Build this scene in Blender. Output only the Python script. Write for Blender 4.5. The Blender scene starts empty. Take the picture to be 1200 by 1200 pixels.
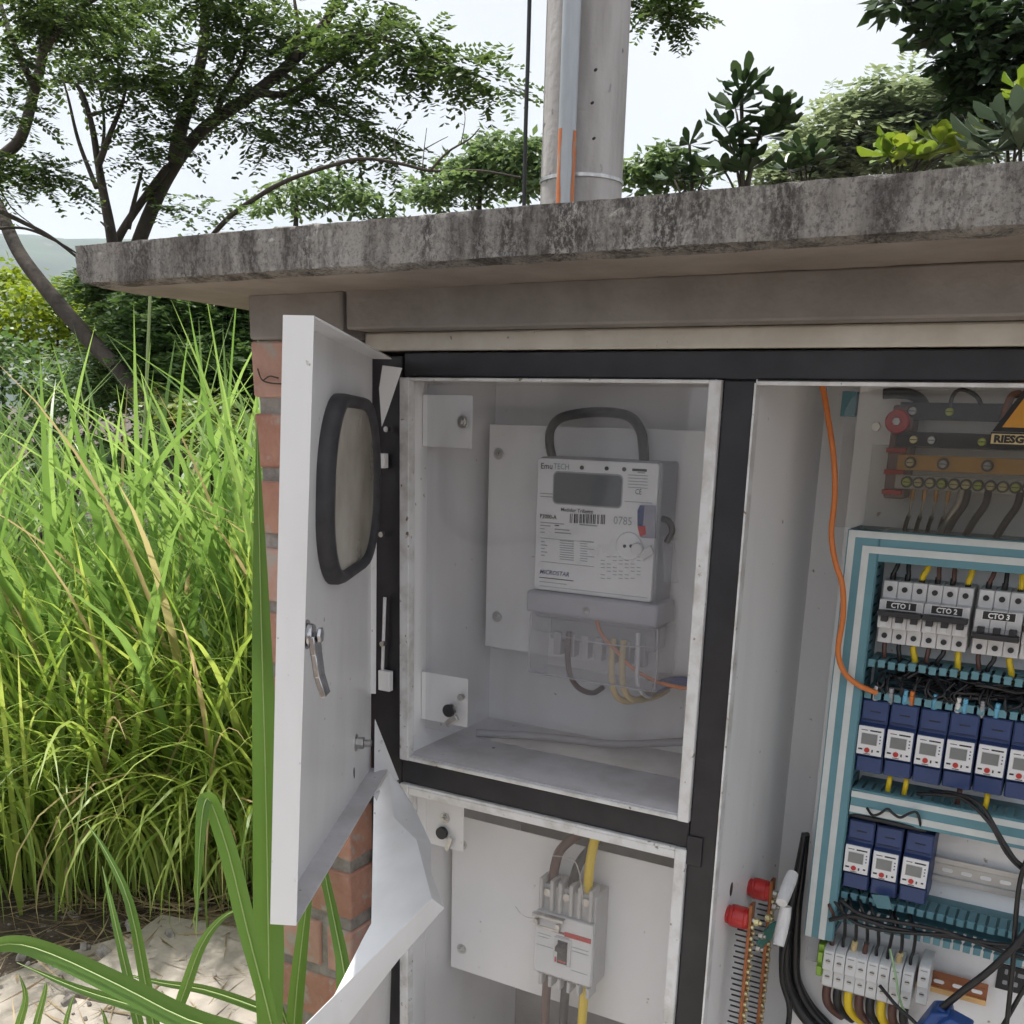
import bpy, bmesh, math, random
import numpy as np
from mathutils import Vector, Matrix, noise

# ------------------------------------------------------------------ camera, sky, sun, exposure
sc = bpy.context.scene
COL = sc.collection
CAM = np.array([0.8435, -1.1826, -0.0474])
YAW, PITCH, ROLL = math.radians(29.1468), math.radians(-14.5496), math.radians(1.605)
_f = np.array([-math.sin(YAW)*math.cos(PITCH), math.cos(YAW)*math.cos(PITCH), math.sin(PITCH)])
_r = np.array([math.cos(YAW), math.sin(YAW), 0.0]); _u = np.cross(_r, _f)
_r2 = math.cos(ROLL)*_r + math.sin(ROLL)*_u; _u2 = -math.sin(ROLL)*_r + math.cos(ROLL)*_u
cam_data = bpy.data.cameras.new("camera"); cam = bpy.data.objects.new("camera", cam_data); COL.objects.link(cam)
cam_data.sensor_width = 36; cam_data.lens = 36; cam_data.shift_y = 200/1200
cam_data.clip_start = 0.02; cam_data.clip_end = 6000
cam.matrix_world = Matrix(((_r2[0], _u2[0], -_f[0], CAM[0]), (_r2[1], _u2[1], -_f[1], CAM[1]), (_r2[2], _u2[2], -_f[2], CAM[2]), (0, 0, 0, 1)))
sc.camera = cam

SUN_EL, SUN_AZ = math.radians(64), math.radians(-78)      # azimuth measured from +Y towards +X
world = bpy.data.worlds.new("World"); sc.world = world; world.use_nodes = True
wn = world.node_tree.nodes; wl = world.node_tree.links; wn.clear()
w_out = wn.new('ShaderNodeOutputWorld'); w_bg = wn.new('ShaderNodeBackground')
sky = wn.new('ShaderNodeTexSky'); sky.sky_type = 'NISHITA'; sky.sun_disc = False
sky.sun_elevation = SUN_EL; sky.sun_rotation = SUN_AZ; sky.air_density = 1.0; sky.dust_density = 4.0; sky.ozone_density = 1.0
tc = wn.new('ShaderNodeTexCoord'); cn = wn.new('ShaderNodeTexNoise'); cn.inputs['Scale'].default_value = 2.4; cn.inputs['Detail'].default_value = 6
cr = wn.new('ShaderNodeValToRGB'); cr.color_ramp.elements[0].position = .3; cr.color_ramp.elements[1].position = .75
cr.color_ramp.elements[0].color = (6.1, 6.25, 6.6, 1); cr.color_ramp.elements[1].color = (8.5, 8.55, 8.7, 1)
mx = wn.new('ShaderNodeMix'); mx.data_type = 'RGBA'; mx.inputs['Factor'].default_value = .86
wl.new(tc.outputs['Generated'], cn.inputs['Vector']); wl.new(cn.outputs['Fac'], cr.inputs['Fac'])
wl.new(sky.outputs[0], mx.inputs['A']); wl.new(cr.outputs[0], mx.inputs['B']); wl.new(mx.outputs['Result'], w_bg.inputs['Color'])
w_bg.inputs['Strength'].default_value = .097
wl.new(w_bg.outputs[0], w_out.inputs['Surface'])
sun_d = bpy.data.lights.new("sun", 'SUN'); sun_d.energy = 4.9; sun_d.angle = math.radians(3); sun_d.color = (1, .965, .91)
sun_o = bpy.data.objects.new("sun", sun_d); COL.objects.link(sun_o)
_sd = Vector((math.sin(SUN_AZ)*math.cos(SUN_EL), math.cos(SUN_AZ)*math.cos(SUN_EL), math.sin(SUN_EL)))
sun_o.rotation_euler = _sd.to_track_quat('Z', 'Y').to_euler(); sun_o.location = _sd*30
sc.view_settings.view_transform = 'Standard'; sc.view_settings.look = 'None'; sc.view_settings.gamma = 1
sc.view_settings.use_curve_mapping = False; sc.view_settings.exposure = 0.54
sc.cycles.max_bounces = 7; sc.cycles.diffuse_bounces = 6; sc.cycles.glossy_bounces = 2; sc.cycles.transparent_max_bounces = 16; sc.cycles.use_adaptive_sampling = True; sc.cycles.adaptive_threshold = .04; sc.cycles.sample_clamp_indirect = 6; sc.cycles.use_denoising = True

# ------------------------------------------------------------------ where a sight line meets a plane of the place
def _ray(x, y): return (x-600)/1200*_r2 + (800-y)/1200*_u2 + _f
def AY(x, y, Y): d = _ray(x, y); return CAM + d*(Y-CAM[1])/d[1]
def AX(x, y, X): d = _ray(x, y); return CAM + d*(X-CAM[0])/d[0]
def AZ(x, y, Z): d = _ray(x, y); return CAM + d*(Z-CAM[2])/d[2]
GROUND = -1.45

# ------------------------------------------------------------------ mesh builder
class MB:
    def __init__(s): s.v = []; s.f = []
    def add(s, vs, fs):
        n = len(s.v); s.v += [tuple(map(float, p)) for p in vs]; s.f += [tuple(i+n for i in f) for f in fs]; return s
    def box(s, x0, x1, y0, y1, z0, z1):
        return s.add([(x0,y0,z0),(x1,y0,z0),(x1,y1,z0),(x0,y1,z0),(x0,y0,z1),(x1,y0,z1),(x1,y1,z1),(x0,y1,z1)],
                     [(0,3,2,1),(4,5,6,7),(0,1,5,4),(1,2,6,5),(2,3,7,6),(3,0,4,7)])
    def obox(s, c, a, b, d):
        c, a, b, d = map(np.array, (c, a, b, d)); vs = []
        for k in (-1, 1):
            for (i, j) in ((-1,-1),(1,-1),(1,1),(-1,1)): vs.append(c+a*i+b*j+d*k)
        return s.add(vs, [(0,3,2,1),(4,5,6,7),(0,1,5,4),(1,2,6,5),(2,3,7,6),(3,0,4,7)])
    def cyl(s, p0, p1, r0, r1=None, n=14, caps=True):
        r1 = r0 if r1 is None else r1
        p0, p1 = np.array(p0, float), np.array(p1, float); d = p1-p0; d /= np.linalg.norm(d)
        h = np.array((0,0,1.)) if abs(d[2]) < .9 else np.array((1.,0,0)); a = np.cross(d, h); a /= np.linalg.norm(a); b = np.cross(d, a)
        vs = []
        for p, r in ((p0, r0), (p1, r1)):
            for k in range(n): t = 2*math.pi*k/n; vs.append(p + r*(math.cos(t)*a+math.sin(t)*b))
        fs = [(k, k+n, (k+1) % n+n, (k+1) % n) for k in range(n)]
        if caps: fs += [tuple(range(n)), tuple(range(2*n-1, n-1, -1))]
        return s.add(vs, fs)
    def tube(s, pts, r, n=8, sub=5):
        P = smooth(pts, sub); m = len(P)
        rr = np.interp(np.linspace(0, 1, m), np.linspace(0, 1, len(r)), r) if hasattr(r, '__len__') else [r]*m
        T = np.gradient(P, axis=0); T /= np.linalg.norm(T, axis=1)[:, None]
        a = np.cross(T[0], (.3,.2,.9)); a /= np.linalg.norm(a); vs = []
        for i in range(m):
            a = a - T[i]*np.dot(a, T[i]); a /= np.linalg.norm(a); b = np.cross(T[i], a)
            for k in range(n): t = 2*math.pi*k/n; vs.append(P[i] + rr[i]*(math.cos(t)*a+math.sin(t)*b))
        fs = [(i*n+k, i*n+(k+1) % n, (i+1)*n+(k+1) % n, (i+1)*n+k) for i in range(m-1) for k in range(n)]
        fs += [tuple(range(n-1, -1, -1)), tuple(range((m-1)*n, m*n))]
        return s.add(vs, fs)
    def prism(s, poly, vec):
        poly = [np.array(p, float) for p in poly]; n = len(poly); vec = np.array(vec, float)
        vs = poly + [p+vec for p in poly]
        return s.add(vs, [tuple(range(n)), tuple(range(2*n-1, n-1, -1))] + [(k, k+n, (k+1) % n+n, (k+1) % n) for k in range(n)])
    def rrect(s, x0, x1, z0, z1, y0, y1, r, n=5):
        pts = []
        for cx, cz, a0 in ((x1-r, z1-r, 0), (x0+r, z1-r, 90), (x0+r, z0+r, 180), (x1-r, z0+r, 270)):
            for k in range(n+1): t = math.radians(a0+90*k/n); pts.append((cx+r*math.cos(t), y0, cz+r*math.sin(t)))
        return s.prism(pts, (0, y1-y0, 0))
    def mesh(s, name, fix=True):
        me = bpy.data.meshes.new(name); me.from_pydata(s.v, [], s.f)
        if fix:
            bm = bmesh.new(); bm.from_mesh(me); bmesh.ops.recalc_face_normals(bm, faces=bm.faces); bm.to_mesh(me); bm.free()
        me.update(); return me
    def build(s, name, mat, parent=None, bevel=0, smooth_ang=40, fix=True, segs=2):
        me = s.mesh(name, fix); me.materials.append(mat)
        o = bpy.data.objects.new(name, me); COL.objects.link(o)
        if smooth_ang:
            me.polygons.foreach_set('use_smooth', [True]*len(me.polygons)); me.set_sharp_from_angle(angle=math.radians(smooth_ang))
        if bevel:
            b = o.modifiers.new('bevel', 'BEVEL'); b.width = bevel; b.segments = segs; b.limit_method = 'ANGLE'; b.angle_limit = math.radians(40); b.harden_normals = False
        if parent: attach(o, parent)
        return o

def smooth(pts, sub=5):
    P = np.array([np.array(p, float) for p in pts]); out = []
    if len(P) < 3: return P if len(P) > 2 else np.array([P[0]+(P[1]-P[0])*t for t in np.linspace(0, 1, 4)])
    Q = np.vstack([2*P[0]-P[1], P, 2*P[-1]-P[-2]])
    for i in range(1, len(Q)-2):
        p0, p1, p2, p3 = Q[i-1:i+3]
        for k in range(sub):
            t = k/sub; out.append(.5*((2*p1)+(-p0+p2)*t+(2*p0-5*p1+4*p2-p3)*t*t+(-p0+3*p1-3*p2+p3)*t**3))
    out.append(P[-1]); return np.array(out)

def _mw(o): return Matrix.Translation(o.location) if o.parent is None else Matrix.Identity(4)
def attach(o, parent):
    o.parent = parent
    root = parent
    off = Vector((0, 0, 0))
    while root.parent: root = root.parent
    if parent is root: o.matrix_parent_inverse = Matrix.Translation(-root.location)
    # a part of a part: its parent part stands at the root offset with identity local matrix, so coordinates stay in the place's own frame
def tag(o, label, cat=None, group=None, kind=None):
    if label: o['label'] = label
    if cat: o['category'] = cat
    if group: o['group'] = group
    if kind: o['kind'] = kind
    return o
def thing(name, label, cat, loc=(0, 0, 0), group=None):
    e = bpy.data.objects.new(name, None); COL.objects.link(e); e.location = loc; e.empty_display_size = .05
    return tag(e, label, cat, group)
def kids(o): return [c for c in bpy.data.objects if c.parent == o]
def copy_thing(o, delta, label=None, parent=None):
    c = o.copy(); COL.objects.link(c)
    if parent is None: c.location = o.location + Vector(delta)
    else:
        mpi = o.matrix_parent_inverse.copy(); c.parent = parent; c.matrix_parent_inverse = mpi
    if label: c['label'] = label
    if parent is None: c.rotation_euler = (0, random.uniform(-.009, .009), random.uniform(-.008, .008))
    for k in kids(o): copy_thing(k, (0, 0, 0), None, c)
    return c

# ------------------------------------------------------------------ materials
def M(name, col, rough=.5, metal=0.0, col2=None, vs=12, vstretch=(1, 1, 1), contrast=(.35, .65), bump=0.0, bs=120, spots=None, sps=300, spt=(.68, .74), spec=.5, trans=0, coat=0):
    m = bpy.data.materials.new(name); m.use_nodes = True; nt = m.node_tree; N, L = nt.nodes, nt.links
    p = N['Principled BSDF']; p.inputs['Roughness'].default_value = rough; p.inputs['Metallic'].default_value = metal
    p.inputs['Specular IOR Level'].default_value = spec; p.inputs['Coat Weight'].default_value = coat
    c = (*col, 1); c2 = (*(col2 or [x*.8 for x in col]), 1)
    if not (col2 or bump or spots):
        p.inputs['Base Color'].default_value = c; return m
    t = N.new('ShaderNodeTexCoord'); mp = N.new('ShaderNodeMapping'); mp.inputs['Scale'].default_value = vstretch
    L.new(t.outputs['Object'], mp.inputs['Vector'])
    n = N.new('ShaderNodeTexNoise'); n.inputs['Scale'].default_value = vs; n.inputs['Detail'].default_value = 4; n.inputs['Roughness'].default_value = .62
    L.new(mp.outputs[0], n.inputs['Vector'])
    r = N.new('ShaderNodeValToRGB'); r.color_ramp.elements[0].position = contrast[0]; r.color_ramp.elements[1].position = contrast[1]
    r.color_ramp.elements[0].color = c2; r.color_ramp.elements[1].color = c
    L.new(n.outputs['Fac'], r.inputs['Fac']); out = r.outputs[0]
    if spots:
        n2 = N.new('ShaderNodeTexNoise'); n2.inputs['Scale'].default_value = sps; n2.inputs['Detail'].default_value = 3
        L.new(t.outputs['Object'], n2.inputs['Vector'])
        r2 = N.new('ShaderNodeValToRGB'); r2.color_ramp.elements[0].position = spt[0]; r2.color_ramp.elements[1].position = spt[1]
        r2.color_ramp.elements[0].color = (0, 0, 0, 1); r2.color_ramp.elements[1].color = (1, 1, 1, 1)
        L.new(n2.outputs['Fac'], r2.inputs['Fac'])
        mm = N.new('ShaderNodeMix'); mm.data_type = 'RGBA'; mm.inputs['B'].default_value = (*spots, 1)
        L.new(r2.outputs[0], mm.inputs['Factor']); L.new(out, mm.inputs['A']); out = mm.outputs['Result']
    L.new(out, p.inputs['Base Color'])
    rn = N.new('ShaderNodeMapRange'); rn.inputs['To Min'].default_value = max(rough-.1, .03); rn.inputs['To Max'].default_value = min(rough+.12, 1)
    L.new(n.outputs['Fac'], rn.inputs['Value']); L.new(rn.outputs[0], p.inputs['Roughness'])
    if bump:
        b = N.new('ShaderNodeBump'); b.inputs['Strength'].default_value = 1; b.inputs['Distance'].default_value = bump
        n3 = N.new('ShaderNodeTexNoise'); n3.inputs['Scale'].default_value = bs; n3.inputs['Detail'].default_value = 5
        L.new(t.outputs['Object'], n3.inputs['Vector']); L.new(n3.outputs['Fac'], b.inputs['Height']); L.new(b.outputs[0], p.inputs['Normal'])
    return m
def clear(name, tint=(.94, .95, .96), haze=.05, hazecol=(.75, .75, .76), rough=.04, ior=1.49):
    m = bpy.data.materials.new(name); m.use_nodes = True; nt = m.node_tree; N, L = nt.nodes, nt.links; N.clear()
    o = N.new('ShaderNodeOutputMaterial'); tr = N.new('ShaderNodeBsdfTransparent'); tr.inputs[0].default_value = (*tint, 1)
    gl = N.new('ShaderNodeBsdfGlossy'); gl.inputs['Roughness'].default_value = rough
    di = N.new('ShaderNodeBsdfDiffuse'); di.inputs[0].default_value = (*hazecol, 1)
    lw_ = N.new('ShaderNodeLayerWeight'); lw_.inputs['Blend'].default_value = .5; r0 = ((ior-1)/(ior+1))**2
    pw = N.new('ShaderNodeMath'); pw.operation = 'POWER'; pw.inputs[1].default_value = 5; L.new(lw_.outputs['Facing'], pw.inputs[0])
    fr = N.new('ShaderNodeMath'); fr.operation = 'MULTIPLY_ADD'; fr.inputs[1].default_value = 1-r0; fr.inputs[2].default_value = r0; L.new(pw.outputs[0], fr.inputs[0])
    t = N.new('ShaderNodeTexCoord'); n = N.new('ShaderNodeTexNoise'); n.inputs['Scale'].default_value = 9; n.inputs['Detail'].default_value = 6
    L.new(t.outputs['Object'], n.inputs['Vector'])
    mr = N.new('ShaderNodeMapRange'); mr.inputs['From Min'].default_value = .3; mr.inputs['From Max'].default_value = .75; mr.inputs['To Min'].default_value = haze*.55; mr.inputs['To Max'].default_value = haze*1.5
    L.new(n.outputs['Fac'], mr.inputs['Value'])
    m1 = N.new('ShaderNodeMixShader'); m2 = N.new('ShaderNodeMixShader')
    L.new(mr.outputs[0], m1.inputs[0]); L.new(tr.outputs[0], m1.inputs[1]); L.new(di.outputs[0], m1.inputs[2])
    L.new(fr.outputs[0], m2.inputs[0]); L.new(m1.outputs[0], m2.inputs[1]); L.new(gl.outputs[0], m2.inputs[2]); L.new(m2.outputs[0], o.inputs[0])
    return m
def leafmat(name, c1, c2, trans=.35, rough=.45, dry=None):
    m = bpy.data.materials.new(name); m.use_nodes = True; nt = m.node_tree; N, L = nt.nodes, nt.links
    p = N['Principled BSDF']; p.inputs['Roughness'].default_value = rough; p.inputs['Specular IOR Level'].default_value = .4
    g = N.new('ShaderNodeNewGeometry'); r = N.new('ShaderNodeValToRGB'); r.color_ramp.elements[0].color = (*c1, 1); r.color_ramp.elements[1].color = (*c2, 1)
    if dry:
        e = r.color_ramp.elements.new(.93); e.color = (*c2, 1); r.color_ramp.elements[2].color = (*dry, 1); r.color_ramp.elements[2].position = .95
    L.new(g.outputs['Random Per Island'], r.inputs['Fac']); L.new(r.outputs[0], p.inputs['Base Color'])
    t = N.new('ShaderNodeBsdfTranslucent'); hs = N.new('ShaderNodeHueSaturation'); hs.inputs['Value'].default_value = 1.5; hs.inputs['Hue'].default_value = .485; hs.inputs['Saturation'].default_value = 1.05
    L.new(r.outputs[0], hs.inputs['Color']); L.new(hs.outputs[0], t.inputs['Color'])
    ms = N.new('ShaderNodeMixShader'); ms.inputs[0].default_value = trans
    L.new(p.outputs[0], ms.inputs[1]); L.new(t.outputs[0], ms.inputs[2]); L.new(ms.outputs[0], N['Material Output'].inputs[0])
    return m

m_paint = M('cabinet paint', (.80, .805, .82), .36, col2=(.69, .69, .695), vs=7, vstretch=(1, 1, .22), contrast=(.28, .52), bump=.0003, bs=38, spots=(.33, .27, .21), sps=85, spt=(.715, .77))
m_dusty = M('dusty cabinet paint', (.66, .65, .68), .6, col2=(.52, .50, .51), vs=14, bump=.0001, bs=200, spots=(.16, .13, .11), sps=95, spt=(.71, .75))
m_lip = M('cabinet lip paint', (.72, .73, .745), .4, col2=(.50, .49, .47), vs=26, contrast=(.32, .56), spots=(.18, .12, .08), sps=110, spt=(.67, .74))
m_black = M('black frame paint', (.014, .014, .019), .42, col2=(.024, .024, .030), vs=18, bump=.0002, bs=90, spots=(.20, .19, .17), sps=75, spt=(.74, .79))
m_rubber = M('black rubber', (.035, .034, .04), .6, col2=(.055, .054, .06), vs=30)
def slab_material():
    m = bpy.data.materials.new('weathered concrete'); m.use_nodes = True; nt = m.node_tree; N, L = nt.nodes, nt.links
    p = N['Principled BSDF']; p.inputs['Roughness'].default_value = .95; p.inputs['Specular IOR Level'].default_value = .2
    t = N.new('ShaderNodeTexCoord')
    def nz(scale, detail, rough, stretch=(1, 1, 1)):
        mp = N.new('ShaderNodeMapping'); mp.inputs['Scale'].default_value = stretch; L.new(t.outputs['Object'], mp.inputs['Vector'])
        n = N.new('ShaderNodeTexNoise'); n.inputs['Scale'].default_value = scale; n.inputs['Detail'].default_value = detail; n.inputs['Roughness'].default_value = rough
        L.new(mp.outputs[0], n.inputs['Vector']); return n.outputs['Fac']
    def ramp(src, p0, p1, c0, c1):
        r = N.new('ShaderNodeValToRGB'); r.color_ramp.elements[0].position = p0; r.color_ramp.elements[1].position = p1
        r.color_ramp.elements[0].color = (*c0, 1); r.color_ramp.elements[1].color = (*c1, 1); L.new(src, r.inputs['Fac']); return r.outputs[0]
    grime = ramp(nz(26, 5, .65, (1, 1, .10)), .40, .60, (.17, .155, .146), (.60, .56, .52))
    fine = nz(190, 6, .85, (1, 1, .55)); mask = ramp(nz(13, 3, .6, (1, 1, .5)), .38, .60, (.10,)*3, (1,)*3)
    crust = ramp(fine, .47, .57, (0,)*3, (1,)*3)
    mul = N.new('ShaderNodeMix'); mul.data_type = 'RGBA'; mul.blend_type = 'MULTIPLY'; mul.inputs['Factor'].default_value = 1
    L.new(crust, mul.inputs['A']); L.new(mask, mul.inputs['B'])
    m1 = N.new('ShaderNodeMix'); m1.data_type = 'RGBA'; m1.inputs['B'].default_value = (.66, .63, .59, 1); L.new(mul.outputs['Result'], m1.inputs['Factor']); L.new(grime, m1.inputs['A'])
    pit = ramp(nz(210, 6, .85), .40, .50, (.55,)*3, (0,)*3)
    m2 = N.new('ShaderNodeMix'); m2.data_type = 'RGBA'; m2.inputs['B'].default_value = (.05, .045, .042, 1); L.new(pit, m2.inputs['Factor']); L.new(m1.outputs['Result'], m2.inputs['A'])
    L.new(m2.outputs['Result'], p.inputs['Base Color'])
    b = N.new('ShaderNodeBump'); b.inputs['Distance'].default_value = .010; L.new(fine, b.inputs['Height']); L.new(b.outputs[0], p.inputs['Normal'])
    return m
m_slab = slab_material()
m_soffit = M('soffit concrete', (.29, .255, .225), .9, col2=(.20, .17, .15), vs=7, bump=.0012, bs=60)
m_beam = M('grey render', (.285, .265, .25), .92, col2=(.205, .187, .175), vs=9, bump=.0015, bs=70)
m_strip = M('cream render', (.60, .575, .52), .9, col2=(.50, .47, .41), vs=14, bump=.0012, bs=60, spots=(.18, .14, .10), sps=70, spt=(.72, .76))
m_brick = M('fired brick', (.45, .245, .18), .88, col2=(.35, .17, .12), vs=22, bump=.0014, bs=130, spots=(.38, .33, .29), sps=42, spt=(.56, .68))
m_brick2 = M('pale fired brick', (.51, .32, .26), .88, col2=(.42, .23, .175), vs=18, bump=.0014, bs=130, spots=(.40, .35, .31), sps=34, spt=(.54, .66))
m_mortar = M('mortar', (.33, .30, .275), .95, col2=(.20, .18, .165), vs=40, bump=.003, bs=110)
m_pad = M('pad concrete', (.43, .385, .335), .9, col2=(.30, .265, .225), vs=9, bump=.002, bs=60, spots=(.2, .17, .13), sps=40, spt=(.68, .74))
m_soil = M('soil', (.11, .082, .06), .95, col2=(.05, .037, .028), vs=16, bump=.012, bs=34, spots=(.22, .2, .18), sps=46, spt=(.63, .67))
m_steel = M('zinc steel', (.62, .62, .61), .34, 1.0, col2=(.42, .41, .40), vs=60)
m_chrome = M('chromed lock', (.72, .72, .74), .22, 1.0, col2=(.5, .5, .52), vs=50)
m_galv = M('galvanised pipe', (.44, .46, .48), .42, .55, col2=(.34, .36, .38), vs=25, vstretch=(1, 1, .1))
m_orangep = M('orange paint', (.50, .16, .06), .75, col2=(.44, .30, .22), vs=40, vstretch=(1, 1, .25), contrast=(.38, .50))
m_brass = M('brass bar', (.58, .33, .10), .38, .75, col2=(.46, .24, .07), vs=14)
m_tin = M('tinned bar', (.46, .44, .40), .4, .8, col2=(.34, .32, .28), vs=14)
m_copper = M('copper bar', (.40, .16, .07), .45, .7, col2=(.26, .10, .05), vs=60)
m_goldrail = M('zinc yellow rail', (.34, .14, .07), .4, .45, col2=(.27, .10, .05), vs=20)
m_goldedge = M('rail edge', (.75, .50, .24), .35, .8)
m_railgrey = M('rail steel', (.55, .55, .55), .4, .6, col2=(.44, .44, .44), vs=20)
m_redins = M('red insulator', (.50, .02, .018), .34, col2=(.40, .014, .014), vs=30, coat=.3)
m_teal = M('teal duct', (.12, .27, .325), .5, col2=(.10, .235, .285), vs=14, bump=.00006)
m_tealdk = M('teal duct side', (.085, .20, .24), .5, col2=(.07, .17, .205), vs=20)
m_stripe = M('duct stripe', (.60, .64, .64), .5, col2=(.52, .56, .56), vs=18)
m_navy = M('navy meter case', (.025, .048, .145), .45, col2=(.020, .039, .118), vs=20, bump=.00008, bs=300)
m_navy2 = M('navy meter cover', (.032, .062, .18), .38, col2=(.026, .051, .15), vs=20)
m_white = M('white plastic', (.66, .67, .68), .42, col2=(.60, .61, .62), vs=25)
m_cbwhite = M('breaker plastic', (.60, .60, .61), .45, col2=(.54, .54, .55), vs=25)
m_face = M('meter face print', (.74, .75, .77), .3, col2=(.70, .71, .73), vs=12)
m_lcd = M('lcd grey', (.22, .235, .235), .16, col2=(.19, .20, .205), vs=30)
m_lcdm = M('meter lcd', (.12, .135, .145), .12, col2=(.105, .12, .13), vs=16)
m_ink = M('black ink', (.02, .02, .022), .6)
m_inkg = M('grey ink', (.30, .31, .33), .6)
m_inkb = M('blue ink', (.035, .06, .17), .6)
m_inkt = M('teal ink', (.16, .27, .30), .6)
m_wht = M('white ink', (.75, .75, .74), .6)
m_red = M('red plastic', (.45, .03, .025), .4)
m_dkplastic = M('dark plastic', (.022, .022, .026), .4)
m_grplastic = M('grey plastic', (.34, .345, .37), .45, col2=(.30, .305, .325), vs=20)
m_shroud = M('pale grey shroud', (.42, .42, .46), .4, col2=(.38, .38, .42), vs=20)
m_mccb = M('breaker case grey', (.47, .47, .47), .5, col2=(.42, .42, .42), vs=20)
m_wblack = M('black wire', (.014, .014, .016), .38)
m_wbrown = M('brown wire', (.10, .045, .035), .42)
m_wyellow = M('yellow wire', (.72, .52, .02), .42)
m_wcream = M('cream wire', (.60, .47, .24), .5)
m_worange = M('orange wire', (.60, .18, .04), .42)
m_wwhite = M('white wire', (.66, .66, .66), .5)
m_wgreen = M('green wire', (.30, .48, .26), .45)
m_wblue = M('blue wire', (.04, .07, .22), .45)
m_lug = M('light blue lug', (.14, .42, .62), .4)
m_blue = M('blue connector', (.022, .075, .27), .42, col2=(.018, .06, .22), vs=20)
m_green = M('green tag', (.035, .17, .14), .45)
m_tape = M('white tape', (.70, .70, .71), .6, col2=(.58, .58, .59), vs=60, bump=.0006, bs=120)
m_signy = M('sign amber', (.62, .31, .045), .5, col2=(.56, .27, .04), vs=18)
m_signc = M('sign cream', (.62, .50, .26), .5)
m_clear = clear('clear cover', (.985, .985, .99), .028, (.62, .62, .65), .09, 1.62)
m_clear3 = clear('scratched clear cover', (.98, .98, .985), .04, (.6, .6, .62), .32, 1.45)
m_clear2 = clear('shade-tinted busbar cover', (.88, .88, .87), .02, (.5, .49, .48), .06, 1.36)  # tint deepened to darken the busbar area in place of shade
m_tclear = clear('clear terminal cover', (.97, .97, .98), .10, (.6, .6, .64), .08, 1.36)
m_rimc = clear('clear plastic edge', (.8, .8, .82), .5, (.62, .62, .66), .1)
m_pane = clear('dusty window pane', (.72, .69, .62), .72, (.60, .56, .48), .12)
m_pole = M('pole concrete', (.46, .44, .435), .9, col2=(.30, .28, .275), vs=11, vstretch=(1, 1, .16), contrast=(.34, .60), bump=.002, bs=50, spots=(.13, .115, .11), sps=22, spt=(.66, .74))
m_bark = M('bark', (.085, .068, .055), .95, col2=(.04, .032, .026), vs=12, vstretch=(1, 1, .25), bump=.01, bs=26)
m_hill = M('hill woodland', (.055, .095, .05), .95, col2=(.025, .045, .03), vs=.035, spots=(.20, .17, .12), sps=.02, spt=(.66, .7))

def wire(name, label, pts, r, mat, group=None, cat='wire', n=8, parent=None, sub=6):
    o = MB().tube(pts, r, n=n, sub=sub).build(name, mat, parent, fix=False, smooth_ang=60)
    if not parent: tag(o, label, cat, group)
    return o
def text(name, s, size, x, y, z, mat, parent, sx=1.0, shear=0, bold=0, align='LEFT', rot=0):
    cu = bpy.data.curves.new(name, 'FONT'); cu.body = s; cu.size = size; cu.shear = shear; cu.offset = bold; cu.align_x = align
    cu.resolution_u = 2
    o = bpy.data.objects.new(name, cu); me0 = o.to_mesh(); me = me0.copy(); o.to_mesh_clear(); bpy.data.objects.remove(o)
    ca, sa = math.cos(rot), math.sin(rot)
    for v in me.vertices: a, b = v.co.x*sx, v.co.y; v.co = (x+a*ca-b*sa, y, z+a*sa+b*ca)
    me.materials.clear(); me.materials.append(mat)
    t = bpy.data.objects.new(name, me); COL.objects.link(t); attach(t, parent); return t

# ------------------------------------------------------------------ ground, pad, hill
rng = np.random.default_rng(7); random.seed(7)
def terrain():
    xs = np.concatenate([np.linspace(-1250, -30, 40), np.linspace(-28, 16, 90), np.linspace(20, 1250, 30)])
    ys = np.concatenate([np.linspace(-400, -22, 24), np.linspace(-20, 24, 90), np.linspace(28, 1250, 40)])
    vs = []
    for y in ys:
        for x in xs:
            d = max(0, math.hypot(x+.5, y+.5)-1.6); z = GROUND - .004
            z += min(d, 3)*.015*noise.noise((x*.9, y*.9, 0)) + (-.035 if d > .1 else 0)*min(d, 1)
            vs.append((x, y, z))
    nx = len(xs); fs = [(j*nx+i, j*nx+i+1, (j+1)*nx+i+1, (j+1)*nx+i) for j in range(len(ys)-1) for i in range(nx-1)]
    b = MB(); b.v = vs; b.f = fs; return b
tag(terrain().build('ground', m_soil, smooth_ang=80), 'bare brown soil under the grass and round the concrete pad', kind='structure')
pad = MB(); px = []
edge = [(-1.50, -.55), (-1.42, -.02), (-1.36, .33), (-1.24, .66), (-1.02, .86), (-.55, .92), (2.4, .95), (2.4, -2.4), (-1.65, -2.5)]  # unseen front reach is sized to bounce sunlight onto the cabinets
pad.prism([(x, y, GROUND-.06) for x, y in edge], (0, 0, .070))
padb = tag(pad.build('concrete_pad', m_pad, bevel=.012), 'pale sunlit paved pad in front of the brick pillar', kind='structure')
def inside(x, y):
    c = False; n = len(edge)
    for i in range(n):
        (x1, y1), (x2, y2) = edge[i], edge[(i+1) % n]
        if (y1 > y) != (y2 > y) and x < (x2-x1)*(y-y1)/(y2-y1)+x1: c = not c
    return c
rp = random.Random(21)
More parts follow.
